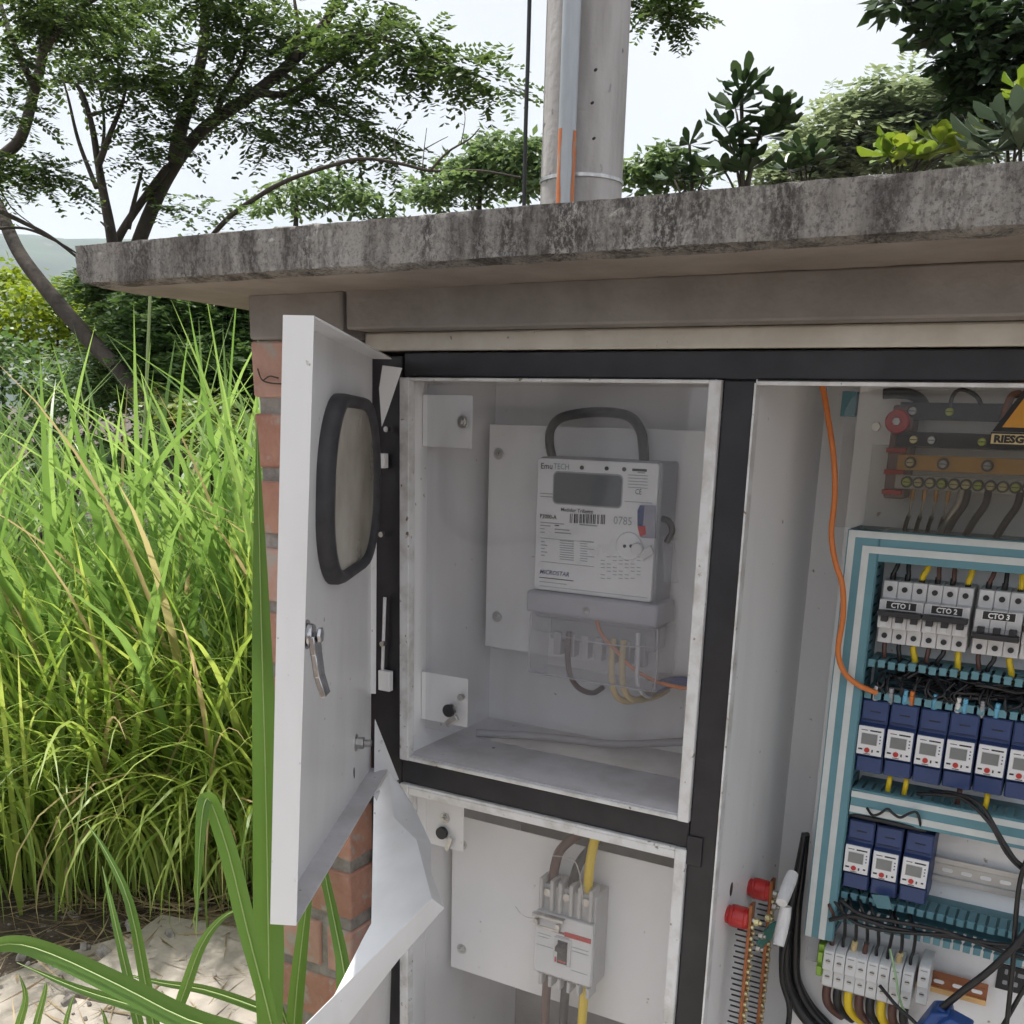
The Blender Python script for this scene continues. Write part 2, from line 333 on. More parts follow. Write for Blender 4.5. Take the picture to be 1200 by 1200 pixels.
for i in range(-4, 8):
    for j in range(-5, 4):
        a_ = math.radians(14); cx, cy = i*.52, j*.42+(.2 if i % 2 else 0)
        x, y = cx*math.cos(a_)-cy*math.sin(a_)-.3, cx*math.sin(a_)+cy*math.cos(a_)
        if not inside(x, y) or not inside(x-.18, y-.05): continue
        u, v = np.array((math.cos(a_), math.sin(a_), rp.uniform(-.012, .012))), np.array((-math.sin(a_), math.cos(a_), rp.uniform(-.012, .012)))
        w_ = np.cross(u, v); o = MB().obox((x, y, GROUND+.016+rp.uniform(-.004, .006)), u*(.2545+rp.uniform(-.005, .003)), v*(.2045+rp.uniform(-.005, .003)), w_*.022).build('paving_slab', m_pad, padb, bevel=.010, segs=3)
def hill():
    b = MB(); nx, ny = 90, 22; vs = []
    for j in range(ny):
        for i in range(nx):
            u = i/(nx-1); v = j/(ny-1)
            a = math.radians(20+u*100); r = 620+v*420
            x = math.cos(a)*r*-1*-1; y = math.sin(a)*r
            x = -math.cos(math.radians(-10+u*130))*r; y = math.sin(math.radians(-10+u*130))*r
            h = math.sin(v*math.pi*.5)**.8*(168+22*math.sin(u*9+1)+12*noise.noise((u*14, v*5, 0))+6*noise.noise((u*60, v*20, 3)))
            vs.append((x, y, GROUND-14+h))
    b.v = vs; b.f = [(j*nx+i, j*nx+i+1, (j+1)*nx+i+1, (j+1)*nx+i) for j in range(ny-1) for i in range(nx-1)]
    return b
tag(hill().build('hill', m_hill, smooth_ang=80), 'far wooded hillside seen at the left under the branches', kind='structure')

hz = MB().box(-1320, 1320, -420, 1320, GROUND-17, 225).build('haze', m_pad, smooth_ang=0)
m_haze = bpy.data.materials.new('haze'); m_haze.use_nodes = True; N_ = m_haze.node_tree.nodes; N_.clear()
o_ = N_.new('ShaderNodeOutputMaterial'); v_ = N_.new('ShaderNodeVolumePrincipled'); v_.inputs['Density'].default_value = .00055; v_.inputs['Color'].default_value = (.78, .88, .98, 1); v_.inputs['Anisotropy'].default_value = .3
m_haze.node_tree.links.new(v_.outputs[0], o_.inputs['Volume']); hz.data.materials.clear(); hz.data.materials.append(m_haze)
tag(hz, 'thin haze in the air before the far hillside', kind='stuff')

# ------------------------------------------------------------------ masonry kiosk
SB, ST, SF = .1072, .1612, -.211
kiosk = thing('masonry_kiosk', 'brick and concrete meter kiosk with a weathered overhanging roof slab', 'kiosk', (-.14, .05, GROUND))
def slab():
    bm = bmesh.new()
    x0, x1, y0, y1 = -.380, 1.65, SF, .62
    nx, ny, nz = 420, 30, 14
    def key(i, j, k): return (x0+(x1-x0)*i/nx, y0+(y1-y0)*j/ny, SB+(ST-SB)*k/nz)
    V = {}
    def vert(i, j, k):
        if (i, j, k) not in V:
            x, y, z = key(i, j, k); p = Vector((x, y, z))
            n1 = noise.fractal(p*24, 1, 2, 4); n2 = noise.noise(p*7)
            edge = (k in (0, nz)) + (j == 0) + (i == 0)
            if j == 0: y += .0035*n1 + .003*n2 + .0022*noise.noise(p*95)
            if i == 0: x += .004*n1
            if k == nz: z += .0030*n1 + .0022*noise.noise(p*60) - (.008*max(0, noise.noise(p*9)-.3) if j == 0 else 0)
            if k == 0:
                z += .0012*n1
                if j == 0: z += .004 + .006*n1 + .010*max(0, noise.noise(p*13)-.25)
            if edge >= 2:
                if j == 0: y += .0045 + .002*noise.noise(p*45)
                if k == nz: z -= .0035
                if i == 0: x += .006
            if k <= 3: x += max(0, .02-(x-x0))*(1-k/4)*.9
            z += .0045*(x-.3)
            V[(i, j, k)] = bm.verts.new((x, y, z))
        return V[(i, j, k)]
    def quad(a, b, c, d): bm.faces.new((vert(*a), vert(*b), vert(*c), vert(*d)))
    for i in range(nx):
        for k in range(nz): quad((i, 0, k), (i+1, 0, k), (i+1, 0, k+1), (i, 0, k+1)); quad((i, ny, k), (i, ny, k+1), (i+1, ny, k+1), (i+1, ny, k))
        for j in range(ny): quad((i, j, nz), (i+1, j, nz), (i+1, j+1, nz), (i, j+1, nz)); quad((i, j, 0), (i, j+1, 0), (i+1, j+1, 0), (i+1, j, 0))
    for j in range(ny):
        for k in range(nz): quad((0, j, k), (0, j, k+1), (0, j+1, k+1), (0, j+1, k)); quad((nx, j, k), (nx, j+1, k), (nx, j+1, k+1), (nx, j, k+1))
    bmesh.ops.recalc_face_normals(bm, faces=bm.faces)
    for f in bm.faces:
        f.smooth = True
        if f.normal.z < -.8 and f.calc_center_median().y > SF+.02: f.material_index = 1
    me = bpy.data.meshes.new('roof_slab'); bm.to_mesh(me); bm.free(); me.set_sharp_from_angle(angle=math.radians(60))
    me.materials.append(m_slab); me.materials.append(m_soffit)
    o = bpy.data.objects.new('roof_slab', me); COL.objects.link(o); attach(o, kiosk); return o
slab()
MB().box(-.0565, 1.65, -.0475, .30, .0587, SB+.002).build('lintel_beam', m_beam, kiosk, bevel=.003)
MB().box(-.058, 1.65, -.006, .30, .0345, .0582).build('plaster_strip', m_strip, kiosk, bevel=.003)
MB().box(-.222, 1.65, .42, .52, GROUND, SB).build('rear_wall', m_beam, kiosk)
PX0, PX1, PY0, PY1 = -.222, -.060, -.050, .20
core = MB().box(PX0+.006, PX1-.005, PY0+.006, .42, GROUND+.04, .05); core.build('mortar_bed', m_mortar, kiosk, bevel=.002)
cap = MB().box(PX0-.002, PX1, PY0-.002, .42, .047, SB+.001).build('pillar_cap', m_beam, kiosk, bevel=.004)
brick_mesh = {}
def brick(x0, x1, y0, y1, z0, z1, seed):
    r = random.Random(seed); m = MB(); nx = 4
    j = lambda s: r.uniform(-s, s)
    m.box(x0+j(.002), x1+j(.002), y0+j(.002), y1, z0+j(.002), z1+j(.002))
    m.v = [(a+j(.0018), b+j(.0018), c+j(.0018)) for a, b, c in m.v]
    return m.build('brick', m_brick2 if r.random() < .35 else m_brick, kiosk, bevel=.0035, segs=2)
z = .045; k = 0
while z > GROUND+.06:
    z0 = z-.076
    split = [(PX0, PX1)] if k % 2 == 0 else [(PX0, PX0+.098), (PX0+.113, PX1)]
    for q, (a, b) in enumerate(split):
        brick(a, b, PY0, PY0+(.105 if k % 2 == 0 else .2), z0, z, 100+k*3+q)
    if k % 2 == 0: brick(PX1-.10, PX1, PY0+.12, PY0+.22, z0, z, 900+k)
    z -= .0965; k += 1
# dry rootlets stuck on the bricks
for q, pts in enumerate([[(302, 432), (307, 445), (318, 449), (334, 450)], [(308, 446), (316, 441), (326, 443)]]):
    MB().tube([AY(x, y, PY0-.004) for x, y in pts], .0011, n=5).build('rootlet', m_bark, kiosk)

# ------------------------------------------------------------------ black steel frame
frame = thing('steel_frame', 'black painted steel tube frame holding the white cabinets', 'frame', (.2, .02, GROUND))
MB().box(.004, 1.5, 0, .038, .0005, .0325).build('top_rail', m_black, frame, bevel=.002)
MB().box(-.0575, -.0005, 0.001, .038, -1.42, .028).build('stile', m_black, frame, bevel=.002)
MB().box(.4505, .4878, -.0005, .038, -1.42, 0).build('mullion', m_black, frame, bevel=.002)
MB().box(0, .450, 0, .038, -.5795, -.5435).build('mid_rail', m_black, frame, bevel=.002)
MB().box(.449, .470, -.0035, -.0005, -.600, -.560).build('weld_patch', m_black, frame, bevel=.001)

# ------------------------------------------------------------------ cabinets
def lipped_box(t, x0, x1, z0, z1, depth, lipw, ledge, backmat=None, rise=0):
    """folded sheet box: four front lips, walls, floor, ceiling, back"""
    a, b, c, d = x0+.010, x1-.010, z0+ledge+.0015, z1-.006+rise
    MB().box(a-.0015, a, .001, depth, c, d).build('side_wall', m_paint, t)
    MB().box(b, b+.0015, .001, depth, c, d).build('side_wall', m_paint, t)
    MB().box(a, b, .037 if rise else 0, depth, d, d+.0015).build('ceiling_panel', m_paint, t)
    MB().box(a, b, 0, depth, c-.0015, c).build('floor_panel', m_dusty, t)
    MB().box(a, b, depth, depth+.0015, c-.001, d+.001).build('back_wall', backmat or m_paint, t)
    y0, y1 = -.006, .010
    MB().box(x0, x0+lipw, y0, y1, z0, z1).build('lip', m_lip, t, bevel=.0015)
    MB().box(x1-lipw, x1, y0, y1, z0, z1).build('lip', m_lip, t, bevel=.0015)
    MB().box(x0+lipw, x1-lipw, y0+.001, y1, z1-.004, z1).build('lip', m_lip, t, bevel=.001)
    MB().box(x0+lipw, x1-lipw, y0+.001, y1, z0, z0+ledge).build('lip', m_lip, t, bevel=.0015)
def bolt(p, parent, r=.0055, name='bolt', d=(0, -1, 0), l=.008):
    p = np.array(p, float); d = np.array(d, float)
    o = MB().cyl(p, p+d*l*.45, r, n=6).cyl(p, p+d*.0012, r*1.45, n=16).cyl(p+d*l*.4, p+d*l, r*.5, n=10).build(name, m_steel, parent, bevel=.0004)
    return o

meter_cab = thing('meter_cabinet', 'upper left white sheet steel cabinet with the electricity meter inside', 'cabinet', (.225, .1, -.543))
lipped_box(meter_cab, 0, .450, -.5427, 0, .235, .0155, .0065, None, .030)
mp = MB().box(.028, .438, .188, .190, -.402, -.059).box(.028, .030, .190, .2, -.402, -.059).box(.028, .438, .190, .2, -.402, -.400).build('mounting_plate', m_paint, meter_cab, bevel=.0008)
for (x, z_) in ((.045, -.102), (.049, -.352)): bolt((x, .188, z_), mp, .006, 'screw')
for (z0, z1, bz, bx, wing) in ((-.091, -.021, -.056, .080, False), (-.488, -.415, -.463, .068, True)):
    br = MB().box(.011, .092, .0345, .0358, z0, z1).box(.011, .0122, .0358, .055, z0, z1).build('bracket', m_paint, meter_cab, bevel=.0006)
    bolt((bx, .030, bz), br, .0058, 'bolt')
    if wing:
        MB().cyl((bx+.018, .030, bz+.022), (bx+.018, .022, bz+.022), .005, n=6).build('nut', m_steel, br, bevel=.0004)
        MB().cyl((bx, .0225, bz), (bx, .019, bz), .0095, n=18).build('washer', m_dkplastic, br, bevel=.0005)
        MB().obox((bx+.008, .018, bz-.013), (.009, 0, .007), (.003, 0, -.004), (0, .003, 0)).build('wing_nut', m_steel, br, bevel=.0015)
MB().box(.0215, .432, .030, .033, -.4995, -.007).build('clear_cover', m_clear, meter_cab, bevel=.0005)

# upper door: twisted a little, hanging open towards the camera
HT, HB, FT, FB = map(np.array, ((-.002, -.02, .024), (-.010, -.02, -.557), (.228, -.45, .033), (.188, -.45, -.562)))
DN = np.array((-.9, -.43, 0))/math.hypot(.9, .43)
def DP(u, v, off=0.0): return (1-v)*((1-u)*HT+u*FT)+v*((1-u)*HB+u*FB) + DN*off
def dgrid(u0, u1, v0, v1, o0, o1, nu=8, nv=8):
    m = MB(); 
    for o in (o0, o1):
        for j in range(nv+1):
            for i in range(nu+1): m.v.append(tuple(DP(u0+(u1-u0)*i/nu, v0+(v1-v0)*j/nv, o)))
    W = nu+1; K = W*(nv+1)
    for j in range(nv):
        for i in range(nu): a = j*W+i; m.f += [(a, a+1, a+W+1, a+W), (K+a, K+a+W, K+a+W+1, K+a+1)]
    for j in range(nv): m.f += [(j*W, (j+1)*W, K+(j+1)*W, K+j*W), (j*W+nu, K+j*W+nu, K+(j+1)*W+nu, (j+1)*W+nu)]
    for i in range(nu): m.f += [(i, K+i, K+i+1, i+1), (nv*W+i, nv*W+i+1, K+nv*W+i+1, K+nv*W+i)]
    return m
# skin with the window opening: a ring of cells round a rounded rectangle
UW0, UW1, VW0, VW1 = .040, .705, .095, .460
def rr_uv(u0, u1, v0, v1, ru, rv, n=6):
    pts = []
    for cu, cv, a0 in ((u1-ru, v1-rv, 0), (u0+ru, v1-rv, 90), (u0+ru, v0+rv, 180), (u1-ru, v0+rv, 270)):
        for k in range(n+1): t = math.radians(a0+90*k/n); pts.append((cu+ru*math.cos(t), cv+rv*math.sin(t)))
    return pts
TH = .026
def door_skin():
    m = MB(); inner = rr_uv(UW0+.05, UW1-.05, VW0+.04, VW1-.04, .13, .10); n = len(inner); outer = []
    cu, cv = (UW0+UW1)/2, (VW0+VW1)/2
    for (u, v) in inner:
        du, dv = u-cu, v-cv; t = 1e9
        if du > 0: t = min(t, (1-cu)/du)
        if du < 0: t = min(t, (0-cu)/du)
        if dv > 0: t = min(t, (1-cv)/dv)
        if dv < 0: t = min(t, (0-cv)/dv)
        outer.append((cu+du*t, cv+dv*t))
    # add the four true corners by snapping the nearest outer point
    for c in ((0, 0), (1, 0), (0, 1), (1, 1)):
        k = min(range(n), key=lambda q: (outer[q][0]-c[0])**2+(outer[q][1]-c[1])**2); outer[k] = c
    for o in (TH, TH+.0015):
        m.v += [tuple(DP(u, v, o)) for u, v in inner]
        for s in (.5,): m.v += [tuple(DP(a[0]+(b[0]-a[0])*s, a[1]+(b[1]-a[1])*s, o)) for a, b in zip(inner, outer)]
        m.v += [tuple(DP(u, v, o)) for u, v in outer]
    K = 3*n
    for k in range(n):
        q = (k+1) % n
        for L in (0, n): m.f += [(L+k, L+q, L+n+q, L+n+k), (K+L+k, K+L+n+k, K+L+n+q, K+L+q)]
        m.f += [(k, K+k, K+q, q), (2*n+k, 2*n+q, K+2*n+q, K+2*n+k)]
    return m
door = door_skin().build('door', m_paint, meter_cab, smooth_ang=30)
door['label'] = 'upper cabinet door hanging open and slightly twisted'
tu = .0035
dgrid(1-tu, 1, 0, 1, 0, TH, 1, 10).build('edge_flange', m_paint, door, smooth_ang=30)
dgrid(0, 1-tu, 0, .003, 0, TH, 10, 1).build('edge_flange', m_paint, door, smooth_ang=30)
dgrid(0, 1-tu, .997, 1, 0, TH, 10, 1).build('edge_flange', m_dusty, door, smooth_ang=30)
dgrid(0, .004, .16, .80, .019, TH, 1, 10).build('edge_flange', m_paint, door, smooth_ang=30)
# bent mitre tabs at the hinge corners
def tab(name, pts, parent, mat=None, t=(0, .0015, 0)): return MB().prism(pts, t).build(name, mat or m_paint, parent, bevel=.0004)
tab('corner_tab', [AY(448, 428, -.022), AY(471, 431, -.012), AY(455, 478, -.018), AY(447, 500, -.026), AY(444, 455, -.028)], door)
tab('corner_tab', [AY(439, 843, -.03), AY(467, 914, -.014), AY(449, 920, -.03), AY(438, 931, -.05)], door)
tab('corner_tab', [AY(449, 921, -.031), AY(467, 916, -.015), AY(452, 935, -.028), AY(446, 948, -.05), AY(437, 932, -.055)], door, m_dusty)
# gasket: swept half-round section
def gasket():
    path = rr_uv(UW0, UW1, VW0, VW1, .20, .155, 10); inn = rr_uv(UW0+.050, UW1-.062, VW0+.025, VW1-.025, .165, .135, 10); n = len(path)
    prof = [(0, TH), (0, .017), (.12, .012), (.35, .009), (.65, .009), (.9, .012), (1, .017), (1, TH)]; m = MB(); c = len(prof)
    for (a, b) in zip(path, inn):
        for s, o in prof: m.v.append(tuple(DP(a[0]+(b[0]-a[0])*s, a[1]+(b[1]-a[1])*s, o)))
    for k in range(n):
        q = (k+1) % n
        for j in range(c-1): m.f.append((k*c+j, q*c+j, q*c+j+1, k*c+j+1))
    return m
gasket().build('window_gasket', m_rubber, door, smooth_ang=45)
pn = MB(); ring = rr_uv(UW0+.04, UW1-.04, VW0+.020, VW1-.020, .16, .135, 8)
pn.prism([DP(u, v, .0165) for u, v in ring], DN*.003).build('window_pane', m_pane, door)
# cam lock
lp = DP(.955, .487, TH); ax = -DN; dn = np.array((.02, .02, -1.0)); dn /= np.linalg.norm(dn)
lk = MB().cyl(lp, lp+ax*.006, .022, .020, n=20).cyl(lp+ax*.006, lp+ax*.024, .0145, n=18).cyl(lp+ax*.024, lp+ax*.030, .0115, .0105, n=18).cyl(lp+ax*.034, lp+ax*.038, .008, n=6).build('cam_lock', m_chrome, door, bevel=.0008)
arm = [lp+ax*.030, lp+ax*.031+dn*.018, lp+ax*.033+dn*.04, lp+ax*.038+dn*.060]
sd_ = np.cross(ax, dn)
am = MB()
for i in range(len(arm)-1):
    a, b = arm[i], arm[i+1]; w = .0125-.0012*i; d_ = (b-a)/np.linalg.norm(b-a); nrm = np.cross(d_, sd_)
    am.obox((a+b)/2, (b-a)*.52, sd_*w, nrm*.0030)
am.build('lock_arm', m_chrome, lk, bevel=.001)
bp = DP(.215, .872, TH)
bb = MB().cyl(bp, bp+ax*.012, .0085, n=6).cyl(bp+ax*.012, bp+ax*.022, .005, n=10).cyl(bp, bp+ax*.002, .012, n=16).build('earth_bolt', m_steel, door, bevel=.0006)
hole = DP(.238, .925, TH-.0006)
MB().prism([hole+dn*s*.017+sd_*c_*.0035 for s, c_ in [(math.sin(t), math.cos(t)) for t in np.linspace(0, 2*math.pi, 14)[:-1]]], ax*.0004).build('slot', m_dkplastic, door)
for (x, y, w, h) in ((448, 540, .004, .02), (450, 798, .010, .030)):
    p = AY(x, y, -.012); MB().box(p[0]-w, p[0]+w, -.013, -.003, p[2]-h/2, p[2]+h/2).build('hinge_leaf', m_paint, door, bevel=.001)
for (x, y) in ((449, 626), (455, 503), (450, 754)):
    p = AY(x, y, -.008); MB().cyl(p, p+np.array((0, -.006, 0)), .004, n=8).build('hinge_screw', m_steel, door)
MB().cyl(AY(451, 700, -.008), AY(448, 790, -.008), .0024, n=8).build('hinge_rod', m_lip, door)

# ------------------------------------------------------------------ lower cabinet and its crumpled door
brk_cab = thing('breaker_cabinet', 'lower left white cabinet with the large grey breaker inside', 'cabinet', (.225, .1, -1.15))
lipped_box(brk_cab, 0, .450, -1.20, -.580, .36, .0155, .011, m_beam)  # darker back wall material stands in for shade behind the mounting plate
MB().box(.0155, .4345, -.0045, .010, -.596, -.5842).build('top_lip', m_lip, brk_cab, bevel=.0012)
mp2 = MB().box(.021, .438, .110, .112, -.935, -.664).box(.021, .023, .112, .122, -.935, -.664).build('mounting_plate', m_paint, brk_cab, bevel=.0008)
for (x, z_) in ((.040, -.712), (.042, -.896)): bolt((x, .110, z_), mp2, .006, 'screw')
br = MB().box(.011, .095, .0245, .0258, -.680, -.602).build('bracket', m_paint, brk_cab, bevel=.0006)
bolt((.062, .024, -.632), br, .0058); MB().cyl((.060, .022, -.655), (.060, .016, -.655), .0095, n=18).build('washer', m_dkplastic, br, bevel=.0005)
MB().obox((.075, .016, -.668), (.004, 0, .011), (.003, 0, -.002), (0, .003, 0)).build('wing_nut', m_steel, br, bevel=.0012)
MB().box(.030, .432, .020, .023, -1.18, -.600).build('clear_cover', m_clear3, brk_cab, bevel=.0005)
def on_plane(x, y, A, B, C):
    n = np.cross(B-A, C-A); d = _ray(x, y); return CAM + d*np.dot(A-CAM, n)/np.dot(d, n)
def bent_door():
    P = {k: AY(x, y, Y) for k, (x, y, Y) in dict(a=(438, 934, -.045), b=(456, 904, -.028), b2=(470, 921, -.012), c=(488, 984, -.125), bc=(488, 951, -.055), c2=(505, 988, -.100), cd2=(505, 1022, -.150),
        d=(506, 1053, -.215), d2=(521, 1064, -.195), g=(392, 1167, -.345)).items()}
    P['e'] = on_plane(424, 1102, P['c'], P['d'], P['g']); P['e0'] = P['c']+(P['e']-P['c'])*.84
    P['h'] = P['d']+(P['g']-P['d'])*1.75; P['ac'] = (P['a']+P['c'])/2; P['cd'] = (P['c']+P['d'])/2
    fl = P['d2']-P['d']
    P['md'] = (P['d']+P['g'])/2 + fl*1.05 + np.array((0, 0, -.006)); P['g2'] = P['g']+fl*1.25+np.array((0, 0, -.016)); P['h2'] = P['h']+fl*1.3+np.array((0, 0, -.03))
    P['dg'] = (P['d']+P['g'])/2; P['f'] = P['e']+(P['g']-P['e'])*2.0
    m = MB(); idx = {k: i for i, k in enumerate(P)}; m.v = [tuple(P[k]) for k in P]
    for poly in ('a ac c e0', 'a b b2 bc ac', 'ac bc c2 c', 'c c2 cd2 cd', 'cd cd2 d2 d', 'c cd d dg g e e0', 'd d2 md dg', 'dg md g2 g', 'g g2 h2 h'):
        m.f.append(tuple(idx[k] for k in poly.split()))
    return m
bm_ = bent_door().mesh('bent'); bm2 = bmesh.new(); bm2.from_mesh(bm_)
bmesh.ops.dissolve_degenerate(bm2, edges=bm2.edges, dist=1e-5)
bmesh.ops.recalc_face_normals(bm2, faces=bm2.faces); me_ = bpy.data.meshes.new('door'); bm2.to_mesh(me_); bm2.free(); me_.materials.append(m_paint)
ldoor = bpy.data.objects.new('door', me_); COL.objects.link(ldoor); attach(ldoor, brk_cab); ldoor['label'] = 'crumpled lower cabinet door bent outwards'
s_ = ldoor.modifiers.new('sheet', 'SOLIDIFY'); s_.thickness = .0014
s_ = ldoor.modifiers.new('fold', 'BEVEL'); s_.width = .003; s_.segments = 3; s_.limit_method = 'ANGLE'; s_.angle_limit = math.radians(25)
me_.polygons.foreach_set('use_smooth', [True]*len(me_.polygons)); me_.set_sharp_from_angle(angle=math.radians(30))
lo = [AY(458, 1118, -.004), AY(455, 1215, -.004), AY(380, 1260, -.17), AY(330, 1235, -.33), AY(405, 1165, -.22), AY(435, 1142, -.13)]
MB().prism(lo, (.001, .0012, 0)).build('lower_panel', m_paint, ldoor, bevel=.0003)
MB().prism([AY(452, 1165, -.012), AY(449, 1210, -.012), AY(444, 1210, -.02), AY(450, 1172, -.02)], (0, .001, 0)).build('torn_strip', m_lip, ldoor)

# ------------------------------------------------------------------ right cabinet
dist_cab = thing('distribution_cabinet', 'tall open white cabinet on the right full of wiring', 'cabinet', (.85, .2, -1.42))
CX0, CX1, CD = .4885, 1.42, .335
MB().box(CX0-.0003, CX0+.0015, .001, CD, -1.42, .030).build('side_wall', m_paint, dist_cab)
MB().box(CX1, CX1+.0015, .001, CD, -1.42, .030).build('side_wall', m_paint, dist_cab)
MB().box(CX0, CX1, .036, CD, .030, .0315).build('ceiling_panel', m_paint, dist_cab)
MB().box(CX0, CX1, CD, CD+.0015, -1.42, .030).build('back_wall', m_paint, dist_cab)
MB().box(CX0, CX1, 0, CD, -1.4215, -1.42).build('floor_panel', m_dusty, dist_cab)
MB().box(CX0-.0005, CX0+.0022, -.005, .012, -1.42, -.003).build('lip', m_lip, dist_cab, bevel=.0005)
MB().box(CX0+.0022, CX1, -.005, .012, -.0052, -.0012).build('lip', m_lip, dist_cab, bevel=.0005)
MB().box(.552, 1.38, .250, .252, -1.30, .018).box(.552, .554, .252, .265, -1.30, .018).build('mounting_plate', m_paint, dist_cab, bevel=.0006)
hp = AX(857, 1042, CX0+.0017)
MB().prism([(CX0+.0016, hp[1]+.006*math.cos(t), hp[2]+.010*math.sin(t)) for t in np.linspace(0, 2*math.pi, 17)[:-1]], (.0004, 0, 0)).build('knockout_hole', m_dkplastic, dist_cab)

# ------------------------------------------------------------------ electricity meter
mt = thing('electricity_meter', 'white faced three phase electricity meter behind the upper clear cover', 'meter', (.24, .15, -.41))
MX0, MX1, MZ0, MZ1, MY = .149, .331, -.2885, -.1025, .120
MB().box(MX0, MX1+.004, MY+.004, .186, -.33, MZ1+.002).build('housing', m_grplastic, mt, bevel=.004)
face = MB().rrect(MX0, MX1, MZ0, MZ1, MY, MY+.006, .004).build('faceplate', m_face, mt, bevel=.0008)
Yf = MY-.0006
def fq(x0, y0, x1, y1, mat, name, parent=face, dy=0.0):
    a = AY(x0, y0, Yf); b = AY(x1, y0, Yf); h = (y1-y0)*.00129
    return MB().box(a[0], b[0], Yf-dy, Yf+.0006, a[2]-h, a[2]).build(name, mat, parent, smooth_ang=0)
a = AY(650, 553.5, Yf); b = AY(727, 594.5, Yf)
MB().rrect(a[0]-.002, b[0]+.002, b[2]-.002, a[2]+.002, Yf-.0002, Yf+.0005, .007).build('display_bezel', m_grplastic, mt, bevel=.0004)
MB().rrect(a[0], b[0], b[2], a[2], Yf-.0008, Yf+.0002, .006).build('display', m_lcdm, mt, bevel=.0002)
for (x, y) in ((682, 548), (711, 549), (731.5, 550)):
    p = AY(x, y, Yf); MB().cyl(p+np.array((0, .0005, 0)), p-np.array((0, .0012, 0)), .0028, n=14).build('indicator_led', m_ink, mt)
def ft(s, x, y, hpx, mat, sx=1.0, **k):
    p = AY(x, y, Yf-.0005); return text('lettering', s, hpx*.00129/.70, p[0], p[1], p[2], mat, face, sx=sx, **k)
ft('Emu', 633.5, 549, 6.2, m_ink, .95, bold=.0001); ft('TECH', 648.5, 549.5, 6.2, m_inkt, .86)
ft('Medidor Trifasico', 657, 599, 4.0, m_ink, .95, bold=.00008)
ft('P3000-A', 632.5, 607, 4.6, m_ink, .90, bold=.00012)
ft('MICROSTAR', 632, 672, 4.8, m_inkb, .98, shear=.25, bold=.0001)
ft('CE', 744, 579, 5.5, m_ink, .8)
ft('0785', 718.5, 614, 8.5, m_inkg, .9)
rr_ = random.Random(4); x = 668.0
while x < 710:
    w = rr_.choice((.7, .7, 1.1, 1.7)); fq(x, 602+(x-668)*.03, x+w, 612+(x-668)*.03, m_ink, 'barcode_bar'); x += w+rr_.choice((.8, .8, 1.3, 2.0))
for (x0, y, x1, h, mt_) in ((679, 614, 700, 1.2, m_inkg), (633, 611.5, 661, .9, m_inkg), (633, 615, 645, .9, m_inkg), (650, 615, 655, 1.1, m_ink), (633, 619, 638, .9, m_inkg), (650, 619.5, 667, 1.1, m_inkg),
    (633, 623, 638, .9, m_inkg), (650, 623.3, 669, 1.1, m_inkg), (633, 577.5, 648, .9, m_inkg), (633, 581, 648, .9, m_inkg), (633, 630, 695, .4, m_inkg), (632, 676, 672, .8, m_ink), (632, 681, 664, .6, m_inkg), (732, 587, 764, .7, m_inkg),
    (741, 549, 758, 2.6, m_ink), (747, 553, 756, 1.2, m_inkg), (633, 657.5, 696, .5, m_inkg), (632, 686, 760, .4, m_inkg)):
    fq(x0, y, x1, y+h, mt_, 'print_line')
for q in range(9):
    fq(656, 633+q*2.7, 672, 633.8+q*2.7, m_inkg, 'print_line'); fq(680, 633.5+q*2.9, 696 if q % 3 == 0 else 688, 634.2+q*2.9, m_inkg, 'print_line')
for q in range(5): fq(634, 634+q*4, 638+q % 2*3, 635+q*4, m_inkg, 'print_line'); fq(736, 556+q*3.6, 759, 556.8+q*3.6, m_inkg, 'print_line')
for q in range(7):
    for c_ in range(7):
        if (q*3+c_*5) % 4: fq(704+c_*7, 652+q*4.2, 708.5+c_*7, 652.7+q*4.2, m_inkg, 'print_line')
p = AY(737, 640, Yf)
MB().cyl(p+np.array((0, .0006, 0)), p-np.array((0, .0018, 0)), .0195, .0185, n=36).build('optical_port', m_face, mt, bevel=.0005)
for xx in (732, 739.5): p2 = AY(xx, 640, Yf-.0018); MB().cyl(p2, p2-np.array((0, .0008, 0)), .0024, n=12).build('port_hole', m_ink, mt)
p3 = AY(748, 643, Yf-.0018); MB().cyl(p3, p3-np.array((0, .007, 0)), .0088, .0082, n=22).build('lead_seal', m_white, mt, bevel=.001)
MB().obox(AY(758, 648, Yf-.004), (.008, 0, .006), (.003, 0, -.005), (0, .002, 0)).build('seal_flag', m_tape, mt, bevel=.001)
q0 = [AY(*c_, Yf-.003) for c_ in ((747, 598), (750, 592), (768, 592.5), (768, 631), (751, 630), (747, 616))]
MB().prism(q0, (0, .0012, 0)).build('seal_sticker', M('sticker grey', (.30, .30, .34), .5, col2=(.24, .25, .33), vs=40), mt)
q1 = [AY(*c_, Yf-.0036) for c_ in ((747, 598), (750, 592.5), (755, 592.5), (753, 617), (747, 616))]
MB().prism(q1, (0, .0005, 0)).build('sticker_print', m_inkb, mt)
q2 = [AY(*c_, Yf-.0036) for c_ in ((747, 617), (756, 616), (757, 626), (750, 629))]
MB().prism(q2, (0, .0005, 0)).build('sticker_print', m_red, mt)
hk = MB().tube([(MX1+.002, .135, -.175), (MX1+.016, .128, -.178), (MX1+.022, .126, -.19), (MX1+.014, .13, -.205)], .0045, n=8).build('side_knob', m_dkplastic, mt)
MB().prism([(MX1+.006, .128, -.20), (MX1+.022, .128, -.205), (MX1+.027, .14, -.262), (MX1+.010, .14, -.262)], (0, .012, 0)).build('side_clip', m_tclear, mt, bevel=.001)
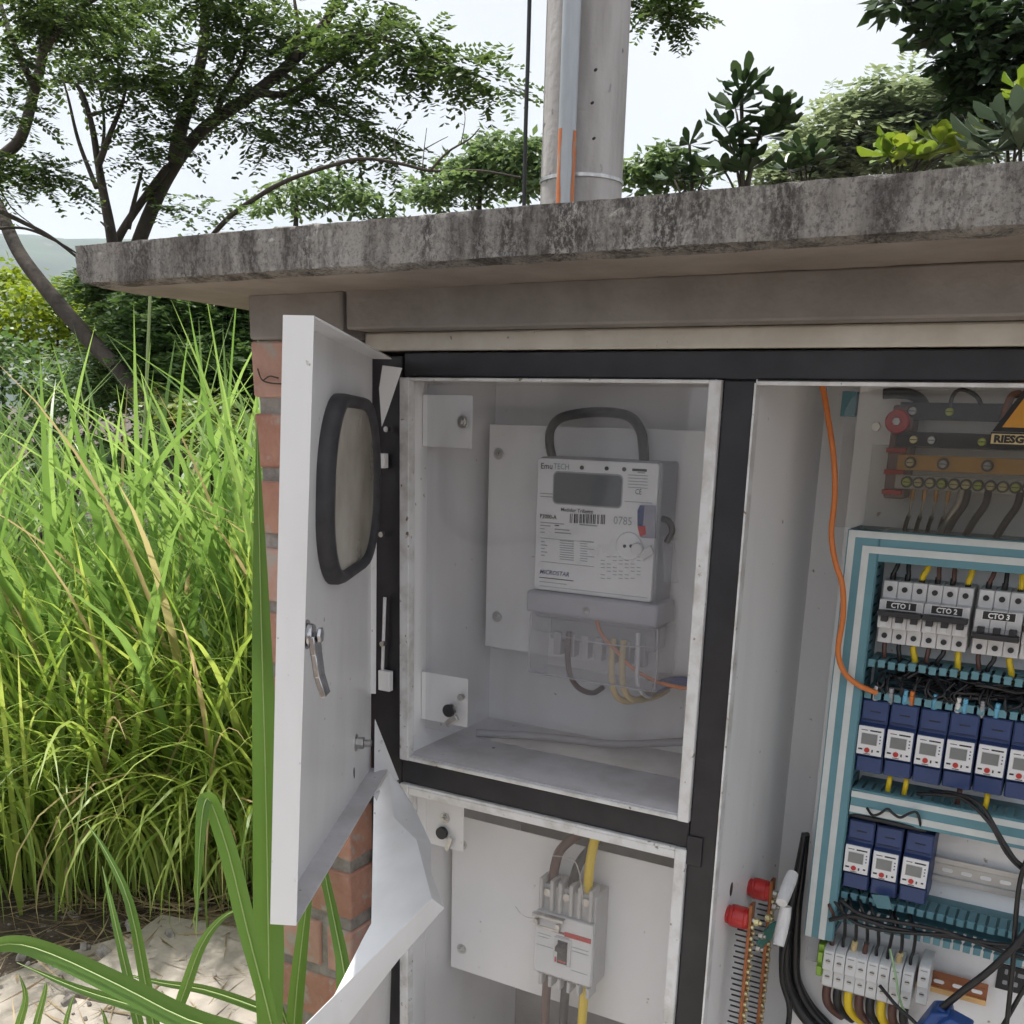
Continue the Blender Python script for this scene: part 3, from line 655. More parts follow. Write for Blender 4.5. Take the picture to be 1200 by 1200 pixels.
MB().box(.141, .345, .112, .178, -.322, -.290).build('terminal_shroud', m_shroud, mt, bevel=.004)
bolt((.238, .112, -.310), mt, .004, 'shroud_screw', l=.004)
MB().rrect(.150, .352, -.410, -.318, .1075, .1085, .012).box(.150, .151, .1085, .170, -.410, -.322).box(.351, .352, .1085, .170, -.410, -.322).box(.151, .351, .1085, .168, -.4105, -.4095).build('terminal_cover', m_tclear, mt, bevel=.0015)
MB().box(.170, .335, .135, .180, -.362, -.322).build('terminal_block', m_grplastic, mt, bevel=.003)
for q in range(7): MB().box(.178+q*.022, .190+q*.022, .1325, .150, -.385, -.350).build('terminal_tube', m_railgrey, mt, bevel=.0015)

def gw(label, name, pts, r, mat, group='cables inside the meter cabinet'): return wire(name, label, pts, r, mat, group, 'cable')
gw('dark stand-in for the arc over the top of the white meter', 'arc_stand_in', [AY(650, 548, .184), AY(644, 520, .186), AY(647, 500, .187), AY(662, 488, .186), AY(700, 483, .182), AY(735, 487, .178), AY(750, 503, .172), AY(754, 525, .165), AY(755, 548, .158)], [.0066, .0070, .0072, .0072], m_dkplastic)  # tube added to stand in for a dark arc read as a reflection
rim = [(.153, .1068, -.322), (.1515, .1068, -.395), (.1555, .1068, -.406), (.166, .1068, -.4095), (.336, .1068, -.4095), (.3465, .1068, -.406), (.3505, .1068, -.395), (.349, .1068, -.322)]
MB().tube(rim, .0011, n=6, sub=4).build('cover_rim', m_rimc, mt, fix=False)
MB().tube([(.160, .1068, -.345), (.20, .1066, -.349), (.25, .1066, -.352), (.30, .1066, -.351), (.345, .1068, -.347)], .0009, n=6, sub=4).build('cover_rib', m_rimc, mt, fix=False)
gw('orange control wire curling under the meter to the cabinet side', 'orange_wire', [AY(697, 712, .125), AY(700, 730, .118), AY(706, 745, .118), AY(722, 762, .12), AY(738, 780, .125), AY(765, 797, .13), AY(800, 806, .135), AY(830, 805, .14)], .0028, m_worange)
gw('cream cable nearest the meter middle dropping from the terminals', 'cream_cable', [AY(719, 748, .125), AY(717, 770, .122), AY(717, 795, .122), AY(722, 815, .13), AY(735, 822, .15), AY(752, 818, .19), AY(768, 808, .234)], .0048, m_wcream)
gw('cream cable beside the white wire dropping from the terminals', 'cream_cable', [AY(731, 750, .125), AY(729, 780, .122), AY(731, 805, .124), AY(738, 818, .135), AY(752, 820, .16), AY(770, 815, .2), AY(782, 808, .234)], .0048, m_wcream)
gw('white wire hanging at the right of the cream cables', 'white_wire', [AY(748, 742, .125), AY(747, 775, .122), AY(747, 800, .125), AY(753, 812, .14), AY(762, 816, .18), AY(772, 804, .234)], .0032, m_wwhite)
gw('brown cable under the left of the meter terminals', 'brown_cable', [AY(667, 740, .13), AY(665, 765, .128), AY(668, 790, .132), AY(678, 806, .155), AY(694, 812, .2), AY(706, 806, .234)], .0042, m_wbrown)
gw('dark blue cable lying at the right rear of the cabinet floor', 'blue_cable', [AY(768, 806, .17), AY(785, 800, .17), AY(805, 800, .18), AY(835, 806, .2)], .0085, m_wblue)
# grey cable lying on the cabinet floor
gw('flat grey sheathed cable lying across the cabinet floor', 'grey_cable', [(.05, .13, -.528), (.15, .17, -.527), (.26, .19, -.524), (.36, .20, -.505), (.43, .205, -.49)], .0062, m_grplastic)

# ------------------------------------------------------------------ large moulded breaker
mc = thing('moulded_breaker', 'large grey moulded case breaker with black toggle in the lower cabinet', 'breaker', (.25, .08, -.88))
BX0, BX1, BZ0, BZ1, BY = .2035, .2985, -.8665, -.7160, .055
MB().box(BX0, BX1, BY+.010, .110, BZ0, BZ1).build('case', m_mccb, mc, bevel=.003)
MB().box(BX0, BX1, BY+.001, BY+.0098, -.858, -.758).build('front_cover', m_white, mc, bevel=.002)
for q in range(3):
    x = BX0+.004+q*.0315
    MB().box(x, x+.006, BY+.002, BY+.03, -.755, -.705).box(x+.018, x+.024, BY+.002, BY+.03, -.755, -.705).build('terminal_barrier', m_mccb, mc, bevel=.0015)
    MB().cyl((x+.012, BY+.016, -.728), (x+.012, BY+.006, -.728), .0068, n=14).build('terminal_screw', m_steel, mc, bevel=.0006)
    MB().box(x+.004, x+.010, BY+.003, BY+.03, -.880, -.862).box(x+.020, x+.026, BY+.003, BY+.03, -.880, -.862).build('terminal_barrier', m_mccb, mc, bevel=.0015)
MB().box(BX1-.045, BX1-.002, BY-.0004, BY+.0012, -.7865, -.7795).build('red_stripe', m_red, mc)
MB().box(BX0+.030, BX1-.046, BY-.0004, BY+.0012, -.7845, -.7815).build('maroon_stripe', M('stripe maroon', (.22, .07, .06), .5), mc)
MB().box(BX0+.034, BX0+.062, BY-.0012, BY+.001, -.8345, -.7905).build('toggle_escutcheon', m_cbwhite, mc, bevel=.0008)
MB().box(BX0+.0405, BX0+.0565, BY-.0022, BY, -.8315, -.7945).build('toggle_slot', m_ink, mc)
tg = MB().prism([(BX0+.042, BY-.001, -.797), (BX0+.042, BY-.014, -.799), (BX0+.042, BY-.015, -.806), (BX0+.042, BY-.001, -.814)], (.013, 0, 0)).build('toggle', m_dkplastic, mc, bevel=.001)
MB().box(BX0+.0428, BX0+.0552, BY-.0026, BY-.0005, -.829, -.8265).build('off_mark', m_red, mc)
MB().box(BX0+.0365, BX0+.0392, BY-.002, BY-.0005, -.831, -.823).build('trip_button', m_red, mc)
lkb = MB().box(BX0-.001, BX0+.051, BY-.0085, BY-.006, -.7635, -.7595).box(BX0-.001, BX0+.051, BY-.0085, BY+.0005, -.7595, -.7583).box(BX0+.004, BX0+.008, BY-.007, BY+.001, -.779, -.7605).box(BX0+.040, BX0+.044, BY-.007, BY+.001, -.779, -.7605).box(BX0+.004, BX0+.044, BY-.0075, BY-.006, -.780, -.776).build('padlock_bracket', m_steel, mc, bevel=.0006)
for x in (BX0+.006, BX0+.042): MB().cyl((x, BY-.0065, -.770), (x, BY-.0105, -.770), .0042, n=12).build('bracket_screw', m_steel, lkb)
for q, (x0, x1, z_) in enumerate(((.006, .028, -.793), (.006, .024, -.798), (.036, .058, -.7885), (.063, .09, -.80), (.063, .09, -.806), (.004, .032, -.812), (.063, .09, -.838))):
    MB().box(BX0+x0, BX0+x1, BY+.0004, BY+.0014, z_-.0008, z_).build('print_line', m_inkg, mc, smooth_ang=0)
G3 = 'cables of the large grey breaker'
for (nm, mat, lab, dx) in (('brown_cable', m_wbrown, 'brown', 0), ('black_cable', m_wblack, 'black', 1), ('yellow_cable', m_wyellow, 'yellow', 2)):
    x = BX0+.016+dx*.0315
    top = {0: [(x, .078, -.735), (x+.003, .078, -.69), (x+.012, .085, -.66), (x+.04, .12, -.635), (x+.07, .17, -.62)],
           1: [(x, .078, -.735), (x+.004, .078, -.70), (x+.012, .082, -.672), (x+.030, .10, -.645), (x+.05, .14, -.62)],
           2: [(x-.004, .078, -.735), (x-.003, .074, -.70), (x, .072, -.66), (x+.004, .08, -.62), (x+.005, .1, -.598)]}[dx]
    wire(nm, f'{lab} cable rising from the top of the large grey breaker', top, .0072, mat, G3, 'cable', n=10)
    wire(nm, f'{lab} cable dropping below the large grey breaker', [(x-.002, .08, -.862), (x-.003, .078, -.90), (x-.004, .08, -.96), (x, .09, -1.05), (x, .1, -1.18)], .0072, mat, G3, 'cable', n=10)
wire('seal_wire', 'thin steel seal wire looped over the large grey breaker', [AY(604, 1062, .045), AY(612, 1072, .045), AY(625, 1076, .045), AY(640, 1070, .05)], .0006, m_steel, None, 'seal wire')
wire('seal_wire', 'thin clear seal wire bridging the breaker top terminals', [AY(648, 1003, .05), AY(660, 1004, .045), AY(672, 1008, .045), AY(678, 1020, .045), AY(682, 1045, .045), AY(684, 1070, .05)], .0009, m_steel, None, 'seal wire')

# ------------------------------------------------------------------ wiring ducts
def duct(name, label, kind, x0, x1, z0, z1, axis, lid, y0=.180, y1=.250, fingers=(True, True), stripes=True, gx=(None, None)):
    t = thing(name, label, 'wiring duct', ((x0+x1)/2, y1, min(z0, z1)), 'slotted teal wiring ducts')
    MB().box(x0, x1, y1-.004, y1-.0005, z0, z1).build('base', m_tealdk, t)
    pitch, fw = .0125, .0088
    if axis == 'x':
        for side, zz in ((0, z0), (1, z1)):
            if not fingers[side]: continue
            s = 1 if side == 0 else -1
            MB().box(x0, x1, y1-.022, y1-.004, min(zz, zz+s*.0015), max(zz, zz+s*.0015)).build('side_strip', m_tealdk, t)
            a, b = gx; a = a or x0; b = b or x1; first = None
            n = int((b-a)/pitch)
            for k in range(n):
                if first is None:
                    first = MB().box(a, a+fw, y0+.002, y1-.022, min(zz, zz+s*.0015), max(zz, zz+s*.0015)).box(a-.0012, a+fw+.0012, y0+.002, y0+.007, min(zz, zz+s*.0017), max(zz, zz+s*.0017)).box(a, a+fw, y0, y0+.0022, zz-(.0085 if not lid else .001), zz+.0018).build('finger', m_teal, t, bevel=.0005)
                else:
                    c = first.copy(); COL.objects.link(c); c.location = (k*pitch, random.uniform(-.0015, .0015), random.uniform(-.0008, .0008)); c.matrix_parent_inverse = first.matrix_parent_inverse.copy()
    else:
        xx = x1
        MB().box(xx-.0015, xx, y1-.022, y1-.004, z0, z1).build('side_strip', m_tealdk, t)
        MB().box(x0, x0+.0015, y0+.002, y1-.004, z0, z1).build('side_panel', m_tealdk, t)
        first = None; n = int((z1-z0)/pitch)
        for k in range(n):
            if first is None: first = MB().box(xx-.0015, xx, y0+.002, y1-.022, z0+.002, z0+.002+fw).build('finger', m_teal, t)
            else: c = first.copy(); COL.objects.link(c); c.location = (0, random.uniform(-.001, .001), k*pitch); c.matrix_parent_inverse = first.matrix_parent_inverse.copy()
    if lid:
        if axis == 'x': l = MB().box(x0, x1, y0, y0+.002, z0-.001, z1+.001).box(x0, x1, y0, y0+.009, z1+.0012, z1+.0024).build('lid', m_teal, t, bevel=.0006)
        else: l = MB().box(x0-.001, x1+.001, y0, y0+.002, z0, z1).box(x1+.0012, x1+.0024, y0, y0+.009, z0, z1).build('lid', m_teal, t, bevel=.0006)
        W = (z1-z0) if axis == 'x' else (x1-x0)
        for f0, f1 in (stripes if isinstance(stripes, tuple) else ((.02, .25), (.52, .76))):
            if axis == 'x': MB().box(x0, x1, y0-.0009, y0, z1-W*f1, z1-W*f0).build('stripe', m_stripe, l)
            else: MB().box(x0+W*f0, x0+W*f1, y0-.0009, y0, z0, z1-(W*f0)).build('stripe', m_stripe, l)
    return t
DX0, DX1 = .5715, .6085
duct('wiring_duct', 'vertical teal wiring duct with two white stripes along the left', 'v', DX0, DX1, -.749, -.175, 'z', True)
# top duct: its lid carries the stripes round the corner
t = thing('wiring_duct', 'horizontal teal wiring duct with white stripes above the CTO breakers', 'wiring duct', (.85, .25, -.212), 'slotted teal wiring ducts')
MB().box(DX1+.0005, 1.30, .246, .2495, -.212, -.175).build('base', m_tealdk, t); MB().box(DX1+.0026, 1.30, .182, .246, -.1765, -.175).build('side_panel', m_teal, t); MB().box(DX1+.0026, 1.30, .182, .246, -.212, -.2105).build('side_panel', m_tealdk, t)
l = MB().box(DX1+.0026, 1.30, .180, .182, -.213, -.174).build('lid', m_teal, t, bevel=.0006)
W = .037
for f0, f1 in ((.02, .25), (.52, .76)): MB().box(DX0+W*f1-.0002, 1.30, .1788, .1799, -.175-W*f1, -.175-W*f0).build('stripe', m_stripe, l)
duct('wiring_duct', 'open teal wiring duct stuffed with black wires under the CTO breakers', 'h', DX1+.004, 1.30, -.386, -.343, 'x', False, y0=.188)
duct('wiring_duct', 'striped teal wiring duct under the row of blue submeters', 'h', DX1+.004, 1.30, -.556, -.521, 'x', True, stripes=((.03, .27), (.62, .88)), fingers=(False, True))
duct('wiring_duct', 'lowest open teal wiring duct below the three blue submeters', 'h', DX1+.004, 1.30, -.712, -.676, 'x', False, y0=.190)

# ------------------------------------------------------------------ CTO breakers
def cto(x0, label, txt, up=True):
    t = thing('miniature_breaker', label, 'breaker', (x0+.027, .25, -.322), 'three pole miniature breakers')
    z0, z1 = -.3200, -.2385
    for q in range(3):
        a, b = x0+q*.018+.0002, x0+(q+1)*.018-.0002
        MB().prism([(a, .246, z0), (a, .2, z0), (a, .2, z0+.021), (a, .187, z0+.0215), (a, .187, z1-.0225), (a, .2, z1-.022), (a, .2, z1), (a, .246, z1)], (b-a, 0, 0)).build('pole_body', m_cbwhite, t, bevel=.0012)
        for zz in (z0+.010, z1-.010):
            MB().cyl((a+.0088, .1995, zz), (a+.0088, .1985, zz), .0036, n=14).build('screw_hole', m_ink, t)
        MB().box(a+.004, b-.006, .1855, .187, z0+.024, z0+.0335 if up else z0+.029).build('window_recess', m_white, t)
    zb = -.2775 if up else -.2925
    hb = MB().box(x0+.0005, x0+.0535, .174, .1865, zb-.0035, zb+.0035).build('handle_bar', m_dkplastic, t, bevel=.001)
    for q in range(3): MB().box(x0+.005+q*.018, x0+.0135+q*.018, .178, .1868, (zb-.011) if up else zb, zb if up else (zb+.011)).build('lever', m_dkplastic, hb, bevel=.0008)
    lp = MB().box(x0+.009, x0+.0455, .1855, .1868, -.2725, -.2625).build('label_plate', m_ink, t)
    MB().box(x0+.0085, x0+.046, .1853, .1860, -.2625, -.2620).box(x0+.0085, x0+.046, .1853, .1860, -.2730, -.2725).box(x0+.0082, x0+.009, .1853, .1860, -.2730, -.2620).box(x0+.0455, x0+.0463, .1853, .1860, -.2730, -.2620).build('plate_rim', m_wht, lp)
    (text('lettering', txt, .0092, x0+.0272, .1850, -.2706, m_wht, lp, sx=.92, bold=.00032, align='CENTER') if txt else None)
    MB().box(x0+.001, x0+.053, .1866, .1871, z0+.0355, z0+.0362).build('seam', m_inkg, t)
    return t
cto(.6180, 'leftmost white three pole breaker from the left, black plate reading CTO 1', 'CTO 1')
cto(.6724, 'second white three pole breaker from the left, black plate reading CTO 2', 'CTO 2')
cto(.7320, 'third white three pole breaker from the left, black plate reading CTO 3', 'CTO 3', False)
cto(.7870, 'white three pole miniature breaker at the right edge past CTO 3', '', True)
GB = 'short wires at the CTO breakers'
ncol = {0: ('black', m_wblack), 1: ('black', m_wblack), 2: ('yellow', m_wyellow)}
top_cols = [m_wblack, m_wblack, m_wyellow, m_wbrown, m_wbrown, m_wyellow, m_wbrown, m_wblack, m_wyellow]
bot_cols = [m_wbrown, m_wblack, m_wyellow, m_wbrown, m_wblack, m_wyellow, m_wbrown, m_wblack, m_wyellow]
cname = {m_wblack: 'black', m_wyellow: 'yellow', m_wbrown: 'brown'}
pole_w = ('left', 'middle', 'right'); bk_w = ('leftmost', 'second', 'third')
for q in range(9):
    x = (.618, .6724, .732)[q//3] + (q % 3)*.018 + .009; r = random.Random(q)
    c = top_cols[q]
    t = thing('short_wire', f'{cname[c]} wire entering the top {pole_w[q%3]} pole of the {bk_w[q//3]} white breaker', 'wire', (x, .21, -.238), GB)
    dx = r.uniform(-.002, .007)
    MB().tube([(x, .212, -.236), (x+.001, .210, -.229), (x+dx*.7, .212, -.220), (x+dx, .215, -.206)], .0030 if c != m_wyellow else .0038, n=8).build('insulation', c, t, fix=False)
    MB().cyl((x, .212, -.240), (x+.0005, .211, -.230), .0037, n=10).build('ferrule_sleeve', m_wblack, t)
    c = bot_cols[q]
    dx = r.uniform(-.006, .004)
    wire('short_wire', f'{cname[c]} wire leaving the bottom {pole_w[q%3]} pole of the {bk_w[q//3]} white breaker', [(x, .212, -.318), (x, .210, -.327), (x+dx, .207, -.337), (x+dx*1.5, .215, -.352)], .0030 if c != m_wyellow else .0038, c, GB)

# ------------------------------------------------------------------ blue submeters
def submeter(x0, z1, label, grp):
    t = thing('submeter', label, 'submeter', (x0+.0175, .25, z1-.102), grp)
    w, z0 = .0348, z1-.102
    MB().prism([(x0, .246, z0+.004), (x0, .200, z0), (x0, .193, z0+.001), (x0, .191, z0+.024), (x0, .182, z0+.027), (x0, .182, z1-.034), (x0, .189, z1-.031), (x0, .191, z1-.001), (x0, .205, z1), (x0, .246, z1-.004)], (w, 0, 0)).build('case', m_navy, t, bevel=.0012)
    tcv = MB().box(x0+.0015, x0+w-.0015, .1885, .1905, z1-.029, z1-.002).build('terminal_lid', m_navy2, t, bevel=.0008)
    MB().box(x0+.012, x0+.025, .1878, .1886, z1-.0165, z1-.015).build('lid_slot', m_ink, tcv)
    MB().box(x0+.003, x0+w-.003, .1878, .1886, z1-.0275, z1-.0268).build('lid_seam', m_ink, tcv)
    MB().box(x0+.0015, x0+w-.0015, .1885, .1908, z0+.002, z0+.023).build('terminal_lid', m_navy2, t, bevel=.0008)
    f = MB().box(x0+.0012, x0+w-.0016, .1795, .1818, z0+.0285, z0+.0675).build('faceplate', m_face, t, bevel=.0006)
    MB().box(x0+.0055, x0+.0265, .1790, .1797, z0+.0425, z0+.0585).build('display_rim', m_cbwhite, f)
    MB().box(x0+.0062, x0+.0258, .1786, .1792, z0+.0432, z0+.0578).build('display', m_lcd, f)
    MB().cyl((x0+.0145, .1795, z0+.0352), (x0+.0145, .1783, z0+.0352), .0034, n=16).build('button', m_red, f)
    MB().box(x0+.0035, x0+.0085, .1788, .1797, z0+.0348, z0+.0368).box(x0+.0205, x0+.0222, .1788, .1797, z0+.033, z0+.0365).box(x0+.027, x0+.030, .1788, .1797, z0+.0345, z0+.0365).box(x0+.016, x0+.030, .1788, .1797, z0+.0615, z0+.0632).box(x0+.005, x0+.013, .1788, .1797, z0+.062, z0+.0627).box(x0+.011, x0+.019, .1788, .1797, z0+.0297, z0+.0304).build('print_marks', m_ink, f, smooth_ang=0)['kind'] = 'stuff'
    for q in range(3): MB().box(x0+.0288, x0+.0305, .1788, .1797, z0+.046+q*.0045, z0+.0475+q*.0045).build('print_mark', m_inkb, f, smooth_ang=0)
    return t
ordn = ['leftmost', 'second from left', 'third from left', 'fourth from left', 'fifth from left', 'rightmost visible']
U = 'blue submeters in the upper row'
sm0 = submeter(.6110, -.3955, f'leftmost blue submeter of the upper row, beside the orange cable', U)
for k in range(1, 6): copy_thing(sm0, (.0366*k, 0, random.uniform(-.0008, .0008)), f'blue submeter, {ordn[k]} in the upper row of six')
U2 = 'blue submeters in the lower row'
s1 = copy_thing(sm0, (.0015, 0, -.1695), 'left one of the three blue submeters in the lower row'); s1['group'] = U2
s2 = copy_thing(sm0, (.0385, 0, -.1705), 'middle one of the three blue submeters in the lower row'); s2['group'] = U2
s3 = copy_thing(sm0, (.0755, 0, -.1700), 'right one of the three blue submeters, next to the bare grey rail'); s3['group'] = U2

# ------------------------------------------------------------------ rails and terminals
def rail(name, label, x0, x1, z0, z1, y, mat, edge, slots):
    t = thing(name, label, 'rail', ((x0+x1)/2, .25, z0))
    h = z1-z0
    MB().box(x0, x1, y+.004, y+.005, z0+h*.24, z1-h*.24).build('web', mat, t)
    MB().box(x0, x1, y, y+.001, z1-h*.22, z1).box(x0, x1, y, y+.005, z1-h*.245, z1-h*.22).build('upper_flange', mat if not edge else mat, t, bevel=.0003)
    MB().box(x0, x1, y, y+.001, z0, z0+h*.22).box(x0, x1, y, y+.005, z0+h*.22, z0+h*.245).build('lower_flange', edge or mat, t, bevel=.0003)
    for sx in slots: MB().rrect(sx, sx+.014, (z0+z1)/2-.0028, (z0+z1)/2+.0028, y+.0034, y+.0039, .0027, 4).build('slot', m_paint, t)
    return t
rail('din_rail', 'bare grey steel rail beside the three lower blue submeters', .720, 1.25, -.6485, -.6135, .238, m_railgrey, None, [.732+.024*k for k in range(6)])
rail('din_rail', 'short brownish gold rail to the right of the white terminals', .600, .8110, -.8115, -.7785, .232, m_goldrail, m_goldedge, [.742+.0245*k for k in range(3)])
def term(x0, label, first=None):
    t = thing('terminal', label, 'terminal', (x0+.0075, .24, -.83), 'white rail terminals')
    a, b = x0+.0003, x0+.0149
    MB().prism([(a, .236, -.832), (a, .200, -.830), (a, .196, -.8265), (a, .196, -.800), (a, .1885, -.7985), (a, .1885, -.769), (a, .194, -.765), (a, .236, -.763)], (b-a, 0, 0)).build('body', m_white, t, bevel=.001)
    for (yy, zz) in ((.1955, -.8125), (.188, -.7845)): MB().cyl((x0+.0075, yy+.001, zz), (x0+.0075, yy-.0004, zz), .0034, n=14).build('screw', m_railgrey, t); 
    for (yy, zz) in ((.1949, -.8115), (.1874, -.7835)): MB().box(x0+.0046, x0+.0104, yy-.0002, yy+.0004, zz-.0007, zz+.0007).build('screw_slot', m_ink, t)
    MB().box(x0+.003, x0+.0115, .1880, .1887, -.7735, -.7722).build('print_line', m_inkg, t)
    return t
tn = ['first from the left', 'second', 'third', 'fourth', 'fifth', 'sixth', 'seventh', 'eighth']
t0 = term(.5985, 'white rail terminal, first from the left, beside the green end piece')
for k in range(1, 8): copy_thing(t0, (.0152*k, 0, 0), f'white rail terminal, {tn[k]} of the joined row from the left')
copy_thing(t0, (.1265, 0, .012), 'single white rail terminal standing apart at the right of the row')
tag(MB().box(.5895, .5980, .196, .236, -.815, -.765).box(.5905, .5975, .190, .196, -.79, -.775).box(.5905, .5975, .190, .196, -.81, -.797).build('end_clamp', M('yellow green plastic', (.25, .42, .05), .45), bevel=.001), 'yellow green end clamp left of the white terminals', 'end clamp')
GT = 'wires dropping from the white terminals'
for k, (c, nm) in enumerate([(m_wbrown, 'brown'), (m_wblack, 'black'), (m_wyellow, 'yellow'), (m_wbrown, 'brown'), (m_wblack, 'black'), (m_wyellow, 'yellow'), (m_wbrown, 'brown'), (m_wblack, 'black')]):
    x = .606+.0152*k
    wire('terminal_cable', f'thick {nm} cable under the {tn[k].replace(" from the left", "")} white terminal', [(x, .21, -.828), (x, .204, -.842), (x+.003, .205, -.858), (x+.010, .214, -.872), (x+.022, .225, -.885)], .0062, c, GT, 'cable', n=10)
GU = 'thin wires entering the white terminals from above'
tops = [(972, 1062, 'brown', m_wbrown), (985, 1060, 'black', m_wblack), (998, 1062, 'black', m_wblack), (1010, 1064, 'black', m_wblack), (1022, 1068, 'black', m_wblack), (1045, 1075, 'black', m_wblack), (1052, 1086, 'black', m_wblack), (1070, 1085, 'black', m_wblack)]
for k, (px_, py_, nm, c) in enumerate(tops):
    x = .606+.0152*k; s = random.Random(k+50)
    p = AY(px_, py_, .178)
    wire('thin_wire', f'thin {nm} wire curving into the {tn[k].replace(" from the left", "")} white terminal', [(x, .205, -.766), (x, .20, -.752), (x+.003, .188, -.735), ((x+p[0])/2+.004, .180, (p[2]-.72)/2), tuple(p), (p[0]-.012, .21, p[2]+.010)], .0023, c, GU)
for k in (0, 3): tag(MB().tube([(.606+.0152*k, .203, -.766), (.606+.0152*k+.0005, .200, -.757), (.606+.0152*k+.002, .194, -.744)], .0034, n=8).build('sleeve', m_wbrown, fix=False), f'brown heat shrink sleeve above the {tn[k].replace(" from the left", "")} white terminal', 'sleeve', 'coloured sleeves above the white terminals')
for k in (2, 6): tag(MB().tube([(.606+.0152*k, .203, -.764), (.606+.0152*k+.0005, .199, -.757), (.606+.0152*k+.002, .193, -.747)], .0042, n=8).build('sleeve', m_wcream, fix=False), f'yellow marker sleeve above the {tn[k].replace(" from the left", "")} white terminal', 'sleeve', 'coloured sleeves above the white terminals')
wire('earth_wire', 'pale green wire hanging in front of the white terminals', [AY(1043, 1112, .186), AY(1046, 1125, .180), AY(1050, 1145, .178), AY(1053, 1165, .178), AY(1060, 1185, .18), AY(1072, 1200, .19)], .0016, m_wgreen)
wire('loose_wire', 'loose black wire crossing the lower terminals towards the blue connector', [AY(1031, 1155, .182), AY(1040, 1166, .174), AY(1052, 1180, .165), AY(1072, 1198, .155), AY(1085, 1215, .15)], .0026, m_wblack)

# ------------------------------------------------------------------ busbars under the clear cover
GBB = 'busbars under the clear cover'
def bar(label, x0, x1, z0, z1, y, mat, screws, scol):
    t = thing('busbar', label, 'busbar', ((x0+x1)/2, y, z0), GBB)
    MB().box(x0, x1, y, y+.005, z0, z1).build('bar', mat, t, bevel=.0006)
    for (sx, c) in screws:
        zc = (z0+z1)/2
        MB().cyl((sx, y, zc), (sx, y-.0012, zc), .0072, n=18).build('washer', m_dkplastic, t)
        MB().cyl((sx, y-.001, zc), (sx, y-.006, zc), .0052, .0048, n=12).build('screw', c, t, bevel=.0006)
        MB().box(sx-.004, sx+.004, y-.0064, y-.0058, zc-.0005, zc+.0005).build('screw_slot', m_ink, t)
    return t
m_bz = M('brass screw', (.62, .55, .30), .35, .7); m_gz = M('greenish screw', (.45, .52, .12), .35, .5)
bar('topmost dark busbar with one greenish screw', .612, 1.2, -.0375, -.0165, .205, m_dkplastic, [(.628, m_steel), (.6705, m_gz), (.78, m_bz)], None)
bar('second dark busbar from the top, just above the brass one', .612, 1.2, -.0705, -.0520, .200, m_dkplastic, [(.634, m_bz), (.655, m_steel), (.712, m_gz), (.79, m_bz)], None)
bar('bright brass busbar in the middle of the stack', .618, 1.2, -.0985, -.0795, .195, m_brass, [(.634, m_bz), (.672, m_steel), (.722, m_steel), (.80, m_bz)], None)
bar('lowest pale tinned busbar with a row of screws', .618, 1.2, -.1215, -.1040, .195, m_tin, [(.6325+.0137*k, m_bz if k % 3 else m_gz) for k in range(13)], None)
si = thing('insulator_stack', 'dark red busbar support with round head left of the busbars', 'insulator', (.612, .25, -.14))
MB().box(.604, .630, .204, .249, -.135, -.02).build('support_body', M('brown support', (.20, .13, .12), .6), si, bevel=.003)
MB().cyl((.6125, .204, -.040), (.6125, .192, -.040), .0145, n=24).build('round_head', m_redins, si, bevel=.002)
MB().cyl((.6125, .192, -.040), (.6125, .187, -.040), .005, n=6).build('head_screw', m_steel, si, bevel=.0005)
for zz in (-.075, -.1015, -.1265): MB().box(.603, .627, .197, .206, zz-.003, zz+.003).build('insulator_rib', m_redins, si, bevel=.001)
cv = thing('busbar_cover', 'clear plastic cover over the busbars with a rounded upper corner', 'cover', (.78, .17, -.17))
poly = [(.556, .1685, -.172), (1.2, .1685, -.172), (1.2, .1685, -.003), (.590, .1685, -.003), (.572, .1685, -.006), (.560, .1685, -.014), (.553, .1685, -.028)]
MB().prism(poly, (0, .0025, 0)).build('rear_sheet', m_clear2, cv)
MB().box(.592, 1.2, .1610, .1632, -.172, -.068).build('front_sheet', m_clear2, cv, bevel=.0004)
p = AY(1027, 500, .168); MB().cyl(p, p+np.array((0, -.005, 0)), .006, n=6).build('cover_bolt', m_tin, cv, bevel=.0005)
GL = 'lug wires at the lowest busbar'
for k in range(4):
    x = .641+.0137*k
    t = thing('lug_wire', f'thin lug wire under the lowest busbar, {tn[k].replace(" from the left", "")} from the left', 'wire', (x, .2, -.17), GL)
    MB().cyl((x, .196, -.121), (x-.0005, .198, -.135), .0028, .0024, n=8).build('lug', m_brass, t)
    MB().tube([(x-.0005, .198, -.135), (x-.0015, .200, -.147), (x-.003, .205, -.156)], .0016, n=6).build('crimp', m_tin, t, fix=False)
    MB().tube([(x-.003, .205, -.155), (x-.006, .212, -.165), (x-.009, .222, -.180)], .0028, n=8).build('insulation', m_wblack, t, fix=False)
for k, (xa, c, nm) in enumerate(((.697, m_tin, 'grey'), (.704, m_wblack, 'black'), (.727, m_wblack, 'black'), (.762, m_wblack, 'black'))):
    wire('bar_cable', ['grey cable slanting down from the lowest busbar', 'black cable slanting beside the grey one under the busbars', 'black cable under the busbars below the warning sign edge', 'black cable under the busbars at the picture edge'][k], [(xa, .196, -.118), (xa-.002, .198, -.135), (xa-.012, .205, -.155), (xa-.022, .215, -.178)], .0045, c, GL, 'cable')
wire('bar_loop', 'black wire looping above the topmost busbar', [(.6705, .200, -.022), (.673, .195, -.008), (.68, .195, -.0035+.002), (.692, .2, -.004), (.702, .205, -.013), (.708, .21, -.03)], .0026, m_wblack)
